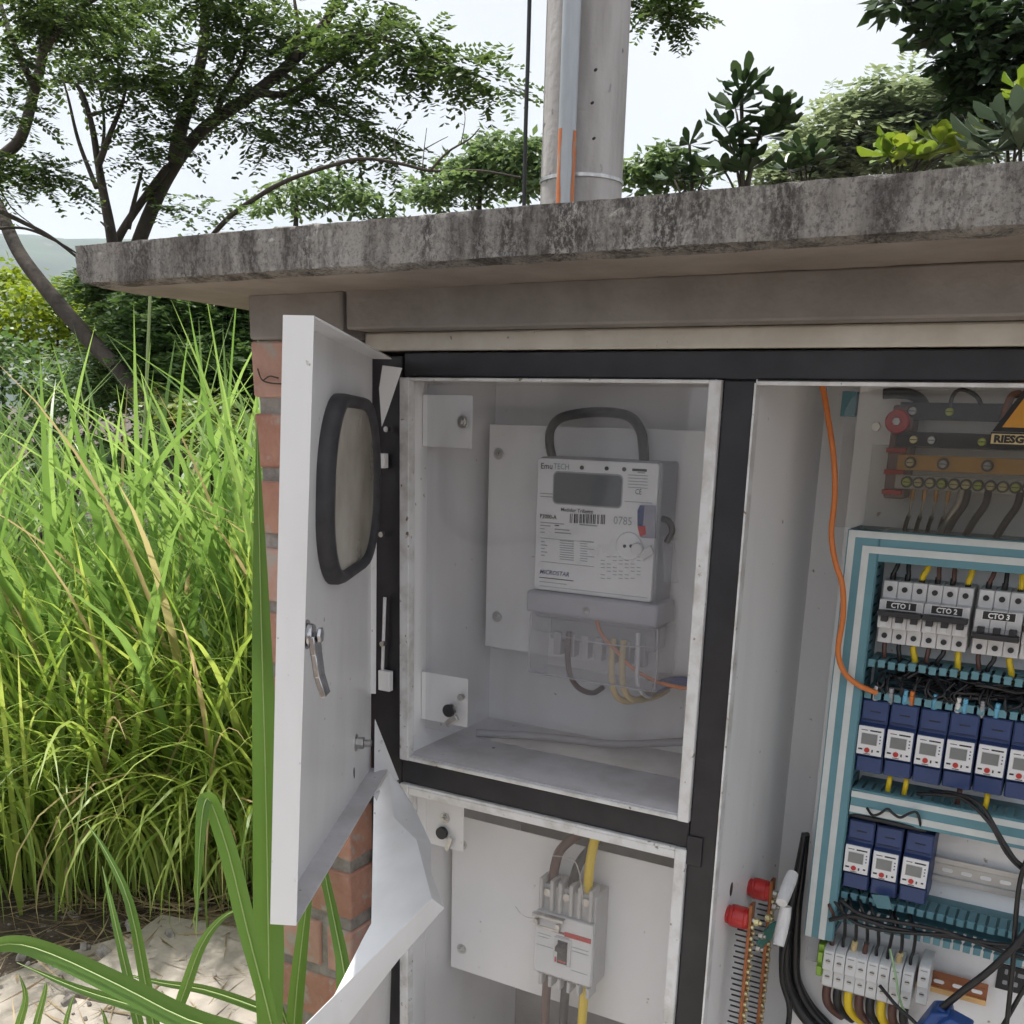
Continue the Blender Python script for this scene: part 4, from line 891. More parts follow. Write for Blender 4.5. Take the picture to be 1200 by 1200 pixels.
wire('bar_loop', 'brown lug cable standing on the topmost busbar near the warning sign', [(.733, .19, -.035), (.734, .188, -.022), (.738, .19, -.008), (.745, .2, -.005)], .0045, m_copper)
wire('fat_cable', 'fat black cable bending behind the red insulator at the cabinet top', [(.585, .235, -.006), (.600, .235, -.005), (.620, .232, -.007), (.634, .228, -.016), (.640, .225, -.03)], .007, m_wblack)
tag(MB().box(.529, .548, .255, .275, -.035, -.003).build('teal_offcut', m_teal, bevel=.001), 'small teal duct offcut in the upper corner behind the orange cable', 'duct offcut')
# warning sign
sg = thing('warning_sign', 'amber triangle electrical hazard sign lettered RIESGO at the right edge', 'sign', (.775, .155, -.064))
SYs = .158
def sp(x, y): return AY(x, y, SYs)
A = sp(1165, 503.5); TX = A[0]; TZ = A[2]
W_ = .104; H_ = .086
MB().prism([(TX-.002, SYs, TZ-.002), (TX+W_+.002, SYs, TZ-.002), (TX+W_/2+.002, SYs, TZ+H_+.002), (TX+W_/2-.002, SYs, TZ+H_+.002)], (0, .002, 0)).build('triangle', m_ink, sg)
MB().prism([(TX+.008, SYs-.0005, TZ+.003), (TX+W_-.008, SYs-.0005, TZ+.003), (TX+W_/2, SYs-.0005, TZ+H_-.006)], (0, .001, 0)).build('amber_field', m_signy, sg)
MB().prism([(TX+W_/2+.006, SYs-.001, TZ+.052), (TX+W_/2-.012, SYs-.001, TZ+.028), (TX+W_/2-.001, SYs-.001, TZ+.031), (TX+W_/2-.004, SYs-.001, TZ+.010), (TX+W_/2+.013, SYs-.001, TZ+.036), (TX+W_/2+.002, SYs-.001, TZ+.033)], (0, .0006, 0)).build('bolt_symbol', m_ink, sg)
MB().box(TX-.003, TX+W_+.003, SYs-.0002, SYs+.002, TZ-.0175, TZ-.0028).build('text_panel_border', m_ink, sg)
MB().box(TX-.0018, TX+W_+.0018, SYs-.0008, SYs+.0004, TZ-.0158, TZ-.0045).build('text_panel', m_signc, sg)
text('lettering', 'RIESGO', .0112, TX+.001, SYs-.0012, TZ-.0140, m_ink, sg, sx=1.12, bold=.0006)

# ------------------------------------------------------------------ orange control cable and black wiring
wire('orange_cable', 'bright orange cable running down the left of the teal duct', [(.521, .17, .004), (.528, .172, -.02), (.545, .17, -.085), (.552, .168, -.135), (.553, .166, -.18), (.562, .163, -.215), (.575, .160, -.245), (.580, .160, -.285), (.578, .162, -.330), (.588, .165, -.358), (.606, .172, -.374), (.629, .182, -.384)], .0036, m_worange, None, 'cable', n=10)
# tangle in the open duct: a mass nobody could count
tangle = MB(); rt = np.random.default_rng(3)
for k in range(46):
    x0_ = .612+rt.random()*.26; L_ = .05+rt.random()*.16; zc = -.364+rt.normal()*.009; y_ = .192+rt.random()*.03
    pts = [(x0_+L_*s, y_+rt.normal()*.005, zc+rt.normal()*.006) for s in np.linspace(0, 1, 5)]
    tangle.tube(pts, .0015+rt.random()*.0012, n=6, sub=4)
for k in range(26):
    x0_ = .615+rt.random()*.25; zc = -.386+rt.normal()*.004
    tangle.tube([(x0_, .198, -.36), (x0_+rt.normal()*.008, .184+rt.random()*.008, -.374), (x0_+rt.normal()*.008, .19, -.386), (x0_+rt.normal()*.006, .2, -.398)], .0017, n=6, sub=4)
tag(tangle.build('wire_tangle', m_wblack, fix=False, smooth_ang=60), 'tangle of thin black wires packed in the open teal duct', 'wires', kind='stuff')
GF = 'small push lugs above the upper blue submeters'
for k, (x, m_, nm) in enumerate(((.626, m_wwhite, 'white lug by the end of the orange cable'), (.645, m_grplastic, 'grey lug above the gap of the first two blue submeters'), (.663, m_lug, 'light blue lug above the second blue submeter'), (.671, m_worange, 'orange lug above the second blue submeter'), (.699, m_lug, 'light blue lug above the third blue submeter'), (.727, m_wwhite, 'white pointed lug above the fourth blue submeter'), (.735, m_lug, 'light blue lug above the fourth blue submeter'), (.772, m_lug, 'light blue lug above the fifth blue submeter'), (.755, m_grplastic, 'grey lug between the fourth and fifth blue submeters'))):
    tag(MB().cyl((x, .196, -.398), (x+.0005, .188, -.382), .0042, .003, n=10).cyl((x+.0005, .188, -.382), (x+.001, .187, -.376), .003, n=8).build('push_lug', m_, bevel=.0006), nm, 'lug', GF)
G7 = 'black wires crossing the lower part of the right cabinet'
def bw(label, pts, r=.0026): return wire('black_wire', label, [AY(*p) for p in pts], r, m_wblack, G7)
bw('black wire looping out of the striped middle duct to the right edge', [(1075, 930, .19), (1100, 931, .178), (1130, 937, .165), (1160, 965, .15), (1180, 1000, .15), (1200, 1020, .15), (1225, 1030, .15)])
bw('second black wire beside the looping one in front of the middle duct', [(1090, 928, .19), (1120, 930, .172), (1150, 945, .155), (1175, 985, .148), (1195, 1012, .148), (1225, 1020, .15)])
bw('wavy black wire over the lower blue submeters', [(1016, 947, .18), (1022, 955, .172), (1030, 954, .172), (1040, 948, .172), (1046, 953, .172), (1055, 958, .172), (1066, 953, .172), (1074, 952, .172), (1078, 962, .176), (1079, 975, .19)], .0018)
bw('black wire bridging the tops of the lower blue submeters', [(990, 952, .185), (1010, 957, .18), (1035, 962, .18), (1060, 968, .18), (1085, 973, .185)], .0032)
bw('long black wire running along under the lowest teal duct', [(972, 1078, .175), (1000, 1074, .17), (1040, 1086, .168), (1090, 1095, .168), (1130, 1100, .168), (1170, 1108, .168), (1225, 1122, .168)], .003)
bw('second long black wire under the lowest teal duct', [(985, 1055, .18), (1010, 1072, .17), (1050, 1080, .165), (1100, 1090, .162), (1150, 1104, .16), (1225, 1112, .16)], .003)
bw('third long black wire sagging under the lowest teal duct', [(978, 1056, .182), (1000, 1080, .172), (1035, 1090, .166), (1075, 1094, .164), (1120, 1097, .16), (1165, 1112, .158), (1225, 1130, .158)], .0026)
bw('thick black cable running from the blue connector up to the right', [(1104, 1181, .125), (1130, 1160, .125), (1160, 1137, .125), (1190, 1108, .13), (1208, 1085, .135), (1240, 1040, .14)], .0050)
bw('black cable hanging near the right edge beside the black label plate', [(1210, 990, .14), (1196, 1030, .14), (1190, 1080, .14), (1187, 1130, .14), (1183, 1170, .14), (1178, 1215, .14)], .0030)
bw('black cable crossing at the lower right corner', [(1225, 1120, .15), (1205, 1150, .15), (1185, 1185, .15), (1168, 1215, .15)], .0030)
for k, (x, z_) in enumerate(((.655, -.505), (.676, -.505), (.742, -.508), (.775, -.508))):
    tag(MB().tube([(x, .205, -.496), (x+.001, .198, -.505), (x, .2, -.518), (x, .21, -.53)], .0034, n=8).build('tail_wire', m_wyellow if k in (0, 1, 3) else m_wbrown, fix=False), f'short {"yellow" if k != 2 else "brown"} tail wire under the upper submeters, {["first", "second", "third", "fourth"][k]} from the left', 'wire', 'tail wires under the upper blue submeters')
tag(MB().prism([AY(1021, 1048, .176), AY(1041, 1050, .176), AY(1046, 1066, .172), AY(1028, 1064, .172)], (0, .001, 0)).build('duct_flap', m_tealdk), 'bent teal flap torn from the lowest duct', 'duct flap')
# thick cable bundle on the left
GK = 'thick black cables at the lower left of the right cabinet'
for k, (dx, dy, r) in enumerate(((0, 0, .0085), (.011, .012, .0075), (-.006, .014, .0075), (.006, .026, .007))):
    pts = [(943, 978), (934, 1030), (926, 1070), (921, 1110), (922, 1150), (938, 1185), (965, 1215)]
    wire('thick_cable', ['front thick black cable rising beside the teal duct', 'thick black cable nearest the teal duct', 'thick black cable nearest the white tape', 'rear thick black cable of the bundle'][k], [AY(x, y, .215)+np.array((dx, dy, 0))*min(1, .25+.25*i) for i, (x, y) in enumerate(pts)], [r*.55, r, r], m_wblack, GK, 'cable', n=10)
wire('loop_cable', 'black cable looping out at the left of the thick bundle', [AY(925, 1090, .2), AY(917, 1120, .19), AY(917, 1150, .185), AY(925, 1180, .185), AY(922, 1215, .19)], .0042, m_wblack, GK, 'cable')
tag(MB().box(.572, .588, .205, .235, -.80, -.752).build('duct_end', m_grplastic, bevel=.001), 'grey duct end piece under the vertical teal duct', 'duct end')

# ------------------------------------------------------------------ earth bars on red standoffs
def standoff(p, label):
    t = thing('standoff_insulator', label, 'insulator', (CX0+.002, p[1], p[2]), 'red standoff insulators on the side wall')
    x = CX0+.0015
    MB().cyl((x, p[1], p[2]), (x+.005, p[1], p[2]), .0125, n=20).cyl((x+.005, p[1], p[2]), (x+.010, p[1], p[2]), .0145, .0155, n=20).cyl((x+.010, p[1], p[2]), (x+.026, p[1], p[2]), .0155, .0150, n=20).cyl((x+.026, p[1], p[2]), (x+.031, p[1], p[2]), .0150, .013, n=20).build('body', m_redins, t, bevel=.001)
    MB().cyl((x+.031, p[1], p[2]), (x+.044, p[1], p[2]), .0045, n=6).build('stud', m_steel, t, bevel=.0005)
P1, P2 = np.array((.505, .066, -.689)), np.array((.505, .166, -.690))
standoff(P1, 'left red standoff insulator nearest the black frame'); standoff(P2, 'right red standoff insulator beside the white taped cable')
def ebar(yc, ztop, zbot, label):
    t = thing('copper_bar', label, 'copper bar', (.5225, yc, zbot), 'copper earth bars')
    MB().box(.5205, .5250, yc-.008, yc+.008, zbot, ztop).build('bar', m_copper, t, bevel=.0006)
    z_ = ztop-.03; k = 0
    while z_ > zbot+.01:
        for dy in (-.004, .004):
            MB().cyl((.5045, yc+dy, z_+dy*.5), (.5205, yc+dy, z_+dy*.5), .0012, n=6).build('screw_shank', m_ink, t)
            MB().cyl((.5250, yc+dy, z_+dy*.5), (.5285, yc+dy, z_+dy*.5), .0032, n=8).build('screw_head', m_bz, t)
        z_ -= .0165; k += 1
ebar(.066, -.665, -1.0, 'left copper earth bar with rows of small screws')
ebar(.166, -.670, -1.0, 'right copper earth bar behind the green tag')
tag(MB().prism([AX(x, y, .534) for x, y in ((893, 1092), (902, 1082), (909, 1079), (903, 1100), (890, 1112), (886, 1105))], (.002, 0, 0)).build('green_tag', m_green, bevel=.0006), 'dark green tag on the copper bars', 'tag')
GN = 'brass nuts by the green tag'
for k, (x, y) in enumerate(((884, 1080), (889, 1096), (906, 1047), (912, 1053), (905, 1062), (911, 1078), (912, 1092), (907, 1104), (886, 1111), (897, 1075))):
    p = AX(x, y, .532); tag(MB().cyl(p, p+np.array((.006, 0, 0)), .0052, n=6).cyl(p+np.array((.006, 0, 0)), p+np.array((.010, 0, 0)), .003, n=8).build('hex_nut', m_tin if k % 3 else m_bz, bevel=.0006), 'small metal hex nut clustered round the dark green tag', 'nut', GN)
for k, (pts, nm) in enumerate((([(916, 1058), (921, 1045), (926, 1032), (929, 1024)], 'upper white taped cable end beside the red insulators'), ([(912, 1108), (916, 1090), (919, 1075), (921, 1062)], 'lower white taped cable behind the green tag'))):
    tag(MB().tube([AX(x, y, .560) for x, y in pts], [.0075, .0085, .0085, .0075], n=12).build('taped_cable', m_tape, fix=False), nm, 'cable', 'white taped cables')
# blue connector, label plate
bc = thing('blue_connector', 'blue industrial plug connector at the bottom right', 'connector', (.77, .13, -.86))
MB().prism([AY(1068, 1216, .110), AY(1090, 1188, .110), AY(1112, 1189, .110), (.80, .110, -.86), (.735, .110, -.86)], (0, .04, 0)).build('shell', m_blue, bc, bevel=.003)
MB().prism([AY(1096, 1203, .100), AY(1113, 1194, .100), AY(1140, 1209, .100), AY(1110, 1228, .100)], (0, .03, 0)).build('clamp_half', m_blue, bc, bevel=.003)
MB().cyl(AY(1108, 1182, .125), AY(1100, 1194, .125), .009, n=14).build('cable_gland', m_blue, bc, bevel=.001)
pl = thing('label_plate', 'small black plate with pale markings behind the cables at the right edge', 'label plate', (.85, .248, -.79))
MB().box(.8185, .90, .2465, .2492, -.7880, -.7505).build('plate', m_ink, pl, bevel=.0008)
for (x, z_, w, h) in ((.8275, -.7640, .004, .008), (.8365, -.7640, .004, .008), (.8435, -.7640, .009, .006), (.856, -.7640, .009, .006), (.8265, -.7790, .006, .006), (.8385, -.7790, .007, .007)): MB().rrect(x, x+w, z_, z_+h, .2459, .2464, .0015, 3).build('pale_marking', m_inkg, pl)

# ------------------------------------------------------------------ utility pole
pp = AY(684, 150, 1.35); R_ = .120
pole = thing('utility_pole', 'grey round concrete utility pole behind the roof slab', 'pole', (pp[0], pp[1], GROUND))
MB().cyl((pp[0], pp[1], GROUND-.3), (pp[0], pp[1], 6.5), .106, .094, n=48).build('shaft', m_pole, pole)
def polr(z): return .106+(.094-.106)*(z-(GROUND-.3))/(6.5-GROUND+.3)
zb = AY(700, 200, 1.24)[2]
MB().cyl((pp[0], pp[1], zb-.004), (pp[0], pp[1], zb+.004), polr(zb)+.003, n=48).build('steel_band', m_steel, pole)
for (x, y) in ((694, 79), (690, 118), (692, 160)):
    p = AY(x, y, 1.23); MB().obox((p[0], pp[1]-polr(p[2])*.985, p[2]), (.0026, 0, .001), (0, .004, 0), (.0006, 0, .0018)).build('peg_hole', m_ink, pole)
cd = thing('conduit_pipe', 'galvanised conduit pipe with a patch of orange paint, strapped to the pole', 'pipe', (pp[0]-.05, 1.22, GROUND))
cx_ = AY(667, 100, 1.215); r_p = .0215
MB().cyl((cx_[0]-.002, 1.215, GROUND), (cx_[0]+.004, 1.215, 6.0), r_p, n=28).build('pipe', m_galv, cd)
ztp = AY(667, 152, 1.215)[2]
for a0, a1, zt in ((214, 262, ztp), (338, 376, ztp-.004)):
    m_ = MB(); na = 9; zz_ = np.linspace(.12, zt, 22)
    for j, z_ in enumerate(zz_):
        for i in range(na):
            jit = 16*noise.noise((j*.45, a0*.1, i*.7)) if i in (0, na-1) else 0
            t = math.radians(a0+(a1-a0)*i/(na-1)+jit); m_.v.append((cx_[0]+(r_p+.0006)*math.cos(t), 1.215+(r_p+.0006)*math.sin(t), z_))
    m_.f = [(j*na+i, j*na+i+1, (j+1)*na+i+1, (j+1)*na+i) for j in range(len(zz_)-1) for i in range(na-1)]
    m_.build('orange_paint_streak', m_orangep, cd)
wire('hanging_cable', 'thin dark cable hanging beside the concrete pole', [AY(622, -60, 1.3), AY(619, 60, 1.3), AY(616, 150, 1.3), AY(614, 250, 1.3), AY(613, 330, 1.3)], .0052, m_wblack, None, 'cable')

# ------------------------------------------------------------------ foliage
def quads_obj(name, V, F, mat, parent=None):
    me = bpy.data.meshes.new(name); n = len(V); k = F.shape[1]
    me.vertices.add(n); me.vertices.foreach_set('co', V.astype(np.float32).ravel())
    me.loops.add(F.size); me.loops.foreach_set('vertex_index', F.astype(np.int32).ravel())
    me.polygons.add(len(F)); me.polygons.foreach_set('loop_start', np.arange(0, F.size, k, dtype=np.int32)); me.polygons.foreach_set('loop_total', np.full(len(F), k, dtype=np.int32))
    me.update(calc_edges=True); me.validate(); me.materials.append(mat)
    o = bpy.data.objects.new(name, me); COL.objects.link(o)
    if parent: attach(o, parent)
    return o
def unit(a): return a/np.maximum(np.linalg.norm(a, axis=-1, keepdims=True), 1e-9)
def leaf_quads(base, d, side, L, w, fold=.15, obov=False):
    """folded pointed leaves: base, left, tip, right"""
    n = len(base); L = np.broadcast_to(L, (n,))[:, None]; w = np.broadcast_to(w, (n,))[:, None]
    up = unit(np.cross(d, side))
    mid = base + d*L*.5
    if obov:
        m1 = base+d*L*.42; m2 = base+d*L*.78; m3 = base+d*L*.94-up*L*.05
        V = np.stack([base, m1+side*w*.62+up*w*fold*.6, m2+side*w+up*w*fold, m3+side*w*.6, base+d*L-up*L*.10, m3-side*w*.6, m2-side*w+up*w*fold, m1-side*w*.62+up*w*fold*.6], 1).reshape(-1, 3)
        return V, np.arange(8*n).reshape(n, 8)
    V = np.stack([base, mid+side*w+up*w*fold, base+d*L-up*L*.06, mid-side*w+up*w*fold], 1).reshape(-1, 3)
    return V, np.arange(4*n).reshape(n, 4)
def fronds(r, bases, dirs, L, pairs, ll, lw, droop=.25):
    """pinnate fronds: leaflets in pairs along a drooping rachis"""
    n = len(bases); B, D, S = [], [], []
    side = unit(np.cross(dirs, np.array((0, 0, 1.))) + r.normal(0, .15, (n, 3)))
    for j in range(pairs):
        t = (j+1)/pairs
        p = bases + dirs*(L*t)[:, None] + np.array((0, 0, -1.))*(droop*L*t*t)[:, None]
        for s in (-1, 1):
            d = unit(side*s + dirs*.45 + np.array((0, 0, -.22)) + r.normal(0, .13, (n, 3)))
            B.append(p); D.append(d); S.append(unit(np.cross(d, np.array((0, 0, 1.))+r.normal(0, .25, (n, 3)))))
    B, D, S = map(np.concatenate, (B, D, S)); m = len(B)
    return leaf_quads(B, D, S, ll*r.uniform(.75, 1.2, m), lw*r.uniform(.8, 1.2, m))
def clump_pts(r, clumps, dens=1.0, flat=.55):
    """clumps: (px, py, radius px, Y, count) -> points and outward directions, flattened ellipsoids standing at their own distance"""
    P, D = [], []
    for (x, y, rp, Y, cnt) in clumps:
        c = AY(x, y, Y); dist = np.linalg.norm(c-CAM); R = rp*dist/1200; cnt = max(1 if dens < .02 else 3, int(cnt*dens))
        k = max(1, cnt//24); sub = c + unit(r.normal(size=(k, 3)))*(r.random(k)**.5)[:, None]*R*np.array((.95, .95, .62))
        c = sub[r.integers(0, k, cnt)] if k > 2 else c; R = R*(.40 if k > 2 else 1)
        v = unit(r.normal(size=(cnt, 3))); rad = r.random(cnt)**.45
        pts = c + v*rad[:, None]*R*np.array((1, 1, flat)); P.append(pts)
        d = unit(v*np.array((1, 1, .35)) + r.normal(0, .45, (cnt, 3))*np.array((1, 1, .4))); D.append(d)
    return np.concatenate(P), np.concatenate(D)
m_leafA = leafmat('dark feathery leaves', (.034, .07, .022), (.11, .17, .04), .42)
m_leafB = leafmat('mid green leaves', (.075, .135, .05), (.17, .25, .085), .42)
m_leafC = leafmat('haze-paled feathery leaves', (.16, .21, .115), (.27, .33, .17), .42)  # distance haze is put into this leaf colour
m_leafD = leafmat('broad dark leaves', (.022, .045, .018), (.055, .095, .035), .22, .38)
m_leafY = leafmat('yellow green broad leaves', (.12, .22, .03), (.28, .36, .05), .35, .4)
m_leafG = leafmat('greyish long leaves', (.055, .085, .055), (.11, .145, .09), .22, .4)
m_shrub = leafmat('shrub leaves', (.045, .10, .03), (.13, .225, .06), .40)
m_shrubY = leafmat('bright shrub leaves', (.12, .20, .02), (.28, .36, .03), .40)
m_grass = leafmat('guinea grass', (.125, .235, .055), (.275, .415, .12), .46, .42, dry=(.42, .34, .17))
m_grass2 = leafmat('yellowish lower grass', (.18, .30, .05), (.365, .455, .11), .46, .42, dry=(.46, .37, .19))
m_blade = leafmat('near grass leaf', (.075, .165, .030), (.125, .235, .045), .30, .38)
m_rib = M('leaf midrib', (.32, .42, .16), .5)
m_straw = leafmat('dry straw', (.16, .11, .06), (.42, .33, .20), .1, .7)

def tree(name, label, group, branches, clumps, mat, L=.20, pairs=8, ll=.044, lw=.0125, droop=.3, seed=1, dens=.32, kind='frond'):
    r = np.random.default_rng(seed); b = MB()
    for pts, Y, w0, w1 in branches:
        q = [AY(x, y, Y+(k*.04 if k else 0)) for k, (x, y) in enumerate(pts)]
        dist = np.linalg.norm(q[0]-CAM); b.tube(q, [w0*dist/2400, (w0+w1)/2*dist/2400*.95, w1*dist/2400], n=9, sub=5)
    base = AY(branches[0][0][0][0], branches[0][0][0][1], branches[0][1]) if branches else AY(clumps[0][0], clumps[0][1], clumps[0][3])
    t = thing(name, label, 'tree', (base[0], base[1], GROUND), group)
    if branches: b.build('trunk', m_bark, t, fix=False, smooth_ang=60)
    P, D = clump_pts(r, clumps, dens, .26 if kind == 'frond' else .5)
    if kind == 'frond':
        V, F = fronds(r, P, D, L*r.uniform(.7, 1.25, len(P)), pairs, ll, lw, droop)
    elif kind == 'leaf':
        S = unit(np.cross(D, np.array((0, 0, 1.))+r.normal(0, .5, D.shape))); D2 = unit(D+np.array((0, 0, -.35)))
        V, F = leaf_quads(P, D2, S, ll*r.uniform(.7, 1.25, len(P)), lw*r.uniform(.8, 1.2, len(P)), .25)
    elif kind == 'rosette':
        B_, D_, S_ = [], [], []
        for p, d in zip(P, D):
            ax_ = unit(np.array((d[0]*.4, d[1]*.4, 1.0))); 
            for k in range(pairs):
                a_ = k*2.4+r.random()*.5; el = r.uniform(-.15, .75)
                h = np.array((math.cos(a_), math.sin(a_), 0)); dd = unit(h*math.cos(el)+ax_*math.sin(el)); B_.append(p); D_.append(dd); S_.append(unit(np.cross(dd, ax_)))
        n_ = len(B_); V, F = leaf_quads(np.array(B_), np.array(D_), np.array(S_), ll*r.uniform(.7, 1.2, n_), lw*r.uniform(.8, 1.15, n_), .3, True)
    quads_obj('crown', V, F, mat, t)
    return t
GTR = 'trees behind the kiosk'
# the large forked tree behind the slab's left end
tree('feathery_tree', 'large forked tree with dark feathery leaves behind the slab\'s left end', GTR,
    [([(135, 420), (150, 330), (168, 270), (198, 205), (238, 152), (300, 108), (345, 70), (380, 28), (405, -20)], 3.6, 17, 7),
     ([(205, 190), (213, 145), (230, 95), (240, 40), (238, -20)], 3.65, 16, 8), ([(300, 108), (335, 110), (370, 88), (410, 60)], 3.75, 8, 3),
     ([(252, 140), (262, 110), (285, 70), (290, 20)], 3.7, 7, 3), ([(128, 300), (145, 268), (165, 238), (196, 196)], 3.55, 9, 7), ([(150, 268), (160, 225), (168, 195)], 3.5, 6, 2),
     ([(345, 70), (350, 40), (345, 0)], 3.8, 7, 3), ([(400, 40), (450, 45), (510, 68), (575, 95)], 3.7, 5, 1.5), ([(330, 85), (380, 120), (430, 150), (465, 185)], 3.8, 5, 1.5)],
    [(120, 10, 70, 3.6, 330), (190, 30, 75, 3.6, 380), (270, 20, 75, 3.7, 380), (340, 20, 70, 3.8, 330), (410, 20, 55, 3.8, 280), (230, 80, 60, 3.6, 250), (150, 80, 50, 3.5, 180), (310, 70, 55, 3.8, 210), (170, 125, 38, 3.5, 90),
     (265, 115, 40, 3.9, 90), (300, 145, 38, 3.7, 130), (318, 172, 24, 3.7, 70), (375, 130, 45, 3.8, 190), (420, 155, 40, 3.8, 170), (455, 182, 26, 3.8, 80), (390, 95, 40, 3.8, 130), (440, 60, 40, 3.7, 170), (480, 55, 32, 3.7, 120), (515, 72, 30, 3.7, 110),
     (552, 86, 26, 3.7, 90), (585, 102, 20, 3.7, 60), (505, 102, 14, 3.7, 26), (180, 165, 30, 3.5, 90), (160, 190, 22, 3.5, 60), (195, 240, 14, 3.6, 26), (60, 60, 45, 3.4, 120)],
    m_leafA, seed=11)
tree('slender_tree', 'slender many-stemmed bare tree at the left of the forked tree', GTR,
    [([(150, 420), (138, 330), (130, 272), (121, 225), (115, 190), (106, 140), (90, 100), (60, 95)], 3.3, 15, 3), ([(116, 192), (130, 155), (142, 125), (150, 95)], 3.3, 7, 2), ([(113, 220), (92, 165), (80, 115), (70, 80)], 3.28, 5, 1.5),
     ([(104, 135), (130, 128), (150, 118)], 3.3, 4, 1.5), ([(118, 190), (122, 150), (118, 110), (105, 70)], 3.35, 4, 1.5), ([(128, 268), (118, 260)], 3.3, 5, 1.5)],
    [(150, 108, 24, 3.3, 40), (70, 80, 30, 3.3, 50), (105, 70, 26, 3.3, 50), (182, 170, 18, 3.4, 40)], m_leafA, seed=12)
tree('leaning_tree', 'dark leaning tree at the left edge with its trunk bending out of view', GTR,
    [([(250, 700), (200, 540), (150, 447), (105, 398), (55, 340), (22, 295), (2, 250), (-12, 215), (2, 185), (24, 162), (38, 115), (50, 60), (50, 0), (45, -60)], 2.6, 22, 10), ([(50, 60), (75, 25), (100, 5), (130, -10)], 2.6, 9, 3), ([(42, 105), (20, 60), (5, 20), (-5, -20)], 2.65, 8, 3),
     ([(-5, 245), (30, 262), (60, 278), (95, 305)], 2.6, 5, 2.5), ([(-10, 268), (30, 268), (70, 285), (95, 300)], 2.65, 3, 1.5), ([(0, 222), (15, 245), (40, 265)], 2.65, 1.6, 1)],
    [(15, 20, 55, 2.6, 170), (60, 10, 50, 2.6, 170), (5, 75, 40, 2.6, 120), (90, 5, 45, 2.65, 140), (25, 190, 38, 2.6, 150), (60, 205, 24, 2.6, 70), (5, 205, 30, 2.6, 90), (75, 222, 10, 2.6, 14), (10, 130, 26, 2.6, 60)], m_leafA, seed=13, ll=.036, lw=.0105, L=.16, dens=.5)
tree('bare_branch_tree', 'nearly bare arching branch rising over the slab in the middle', GTR,
    [([(230, 300), (265, 258), (300, 232), (340, 210), (395, 192), (430, 186), (470, 192), (505, 200), (560, 200), (610, 208)], 3.0, 5.5, 2), ([(505, 199), (525, 178), (550, 163), (562, 150)], 3.05, 3, 1), ([(495, 197), (497, 175), (500, 150)], 3.05, 1.4, .7),
     ([(497, 175), (515, 165), (525, 160)], 3.05, 1.2, .6), ([(465, 190), (462, 160), (470, 145)], 3.05, 1.2, .6), ([(540, 170), (545, 140), (542, 122)], 3.05, 1.2, .6)], [(262, 246, 16, 3.0, 26), (245, 236, 10, 3.0, 12), (225, 252, 14, 3.0, 20), (505, 212, 10, 3.0, 10)], m_leafB, seed=14, ll=.03)
def roundtree(name, label, clumps, mat, seed, ll=.10, lw=.028, kind='leaf', trunk=None, **k):
    c0 = clumps[0]; tr = trunk or [([(c0[0], 440), (c0[0], 320), (c0[0]+3, c0[1])], c0[3], 12, 4)]
    return tree(name, label, GTR, tr, clumps, mat, seed=seed, ll=ll, lw=lw, kind=kind, **k)
roundtree('background_tree', 'light green tree low over the slab, left of the bare arching branch', [(345, 225, 40, 6.5, 900), (310, 240, 26, 6.5, 300), (390, 222, 40, 6.6, 800), (430, 230, 34, 6.6, 600), (460, 240, 26, 6.6, 300)], m_leafB, 21, ll=.075, lw=.021, dens=.55)
roundtree('background_tree', 'rounded mid green tree directly left of the concrete pole', [(560, 200, 46, 8, 1500), (530, 215, 40, 8, 900), (600, 195, 46, 8, 1500), (635, 205, 40, 8, 900), (575, 165, 26, 8, 420), (500, 228, 30, 8, 500), (630, 175, 26, 8, 300)], m_leafB, 22, ll=.085, lw=.024, dens=.7)
roundtree('background_tree', 'small green tree just right of the concrete pole', [(750, 198, 26, 7, 500), (785, 190, 30, 7, 600), (770, 212, 28, 7, 400), (810, 205, 24, 7, 300)], m_leafB, 23, ll=.075, lw=.022, dens=.75)
roundtree('hazy_tree', 'large feathery tree with haze-paled leaf colour at the right behind the slab', [(1000, 165, 48, 14, 700), (950, 185, 36, 14, 420), (1050, 140, 48, 14, 760), (1090, 125, 40, 14, 560), (1120, 160, 46, 14, 560), (970, 150, 22, 14, 140), (1075, 110, 24, 14, 200), (930, 198, 30, 14, 300)], m_leafC, 24, kind='frond', L=.6, ll=.13, lw=.036, pairs=8, dens=.3)
roundtree('overhanging_tree', 'dark broad-leaved tree hanging into the upper right corner', [(1075, 5, 42, 3.4, 330), (1120, 15, 46, 3.4, 420), (1170, 30, 50, 3.4, 520), (1140, 70, 38, 3.4, 330), (1180, 90, 42, 3.4, 420), (1150, 112, 30, 3.4, 220), (1190, 10, 40, 3.4, 320), (1200, 60, 40, 3.4, 300), (1195, 125, 30, 3.4, 200), (1105, 42, 20, 3.4, 60), (1050, 2, 16, 3.4, 40)], m_leafD, 25, ll=.075, lw=.019, dens=.62,
    trunk=[([(1330, 300), (1290, 180), (1250, 90), (1215, 20), (1190, -40)], 3.4, 20, 8), ([(1250, 90), (1200, 85), (1160, 75)], 3.4, 6, 2), ([(1230, 40), (1170, 35), (1110, 15)], 3.4, 6, 2)])
roundtree('overhanging_branch', 'dark leafy branch tip hanging into the top edge right of the pole', [(775, 8, 22, 3.2, 120), (795, 18, 18, 3.2, 90), (760, -8, 26, 3.2, 120)], m_leafA, 26, kind='frond', L=.10, ll=.03, lw=.009, trunk=[([(860, -220), (820, -110), (790, -40), (778, 0)], 3.2, 8, 3)])
GPL = 'broad-leaved young trees behind the slab'
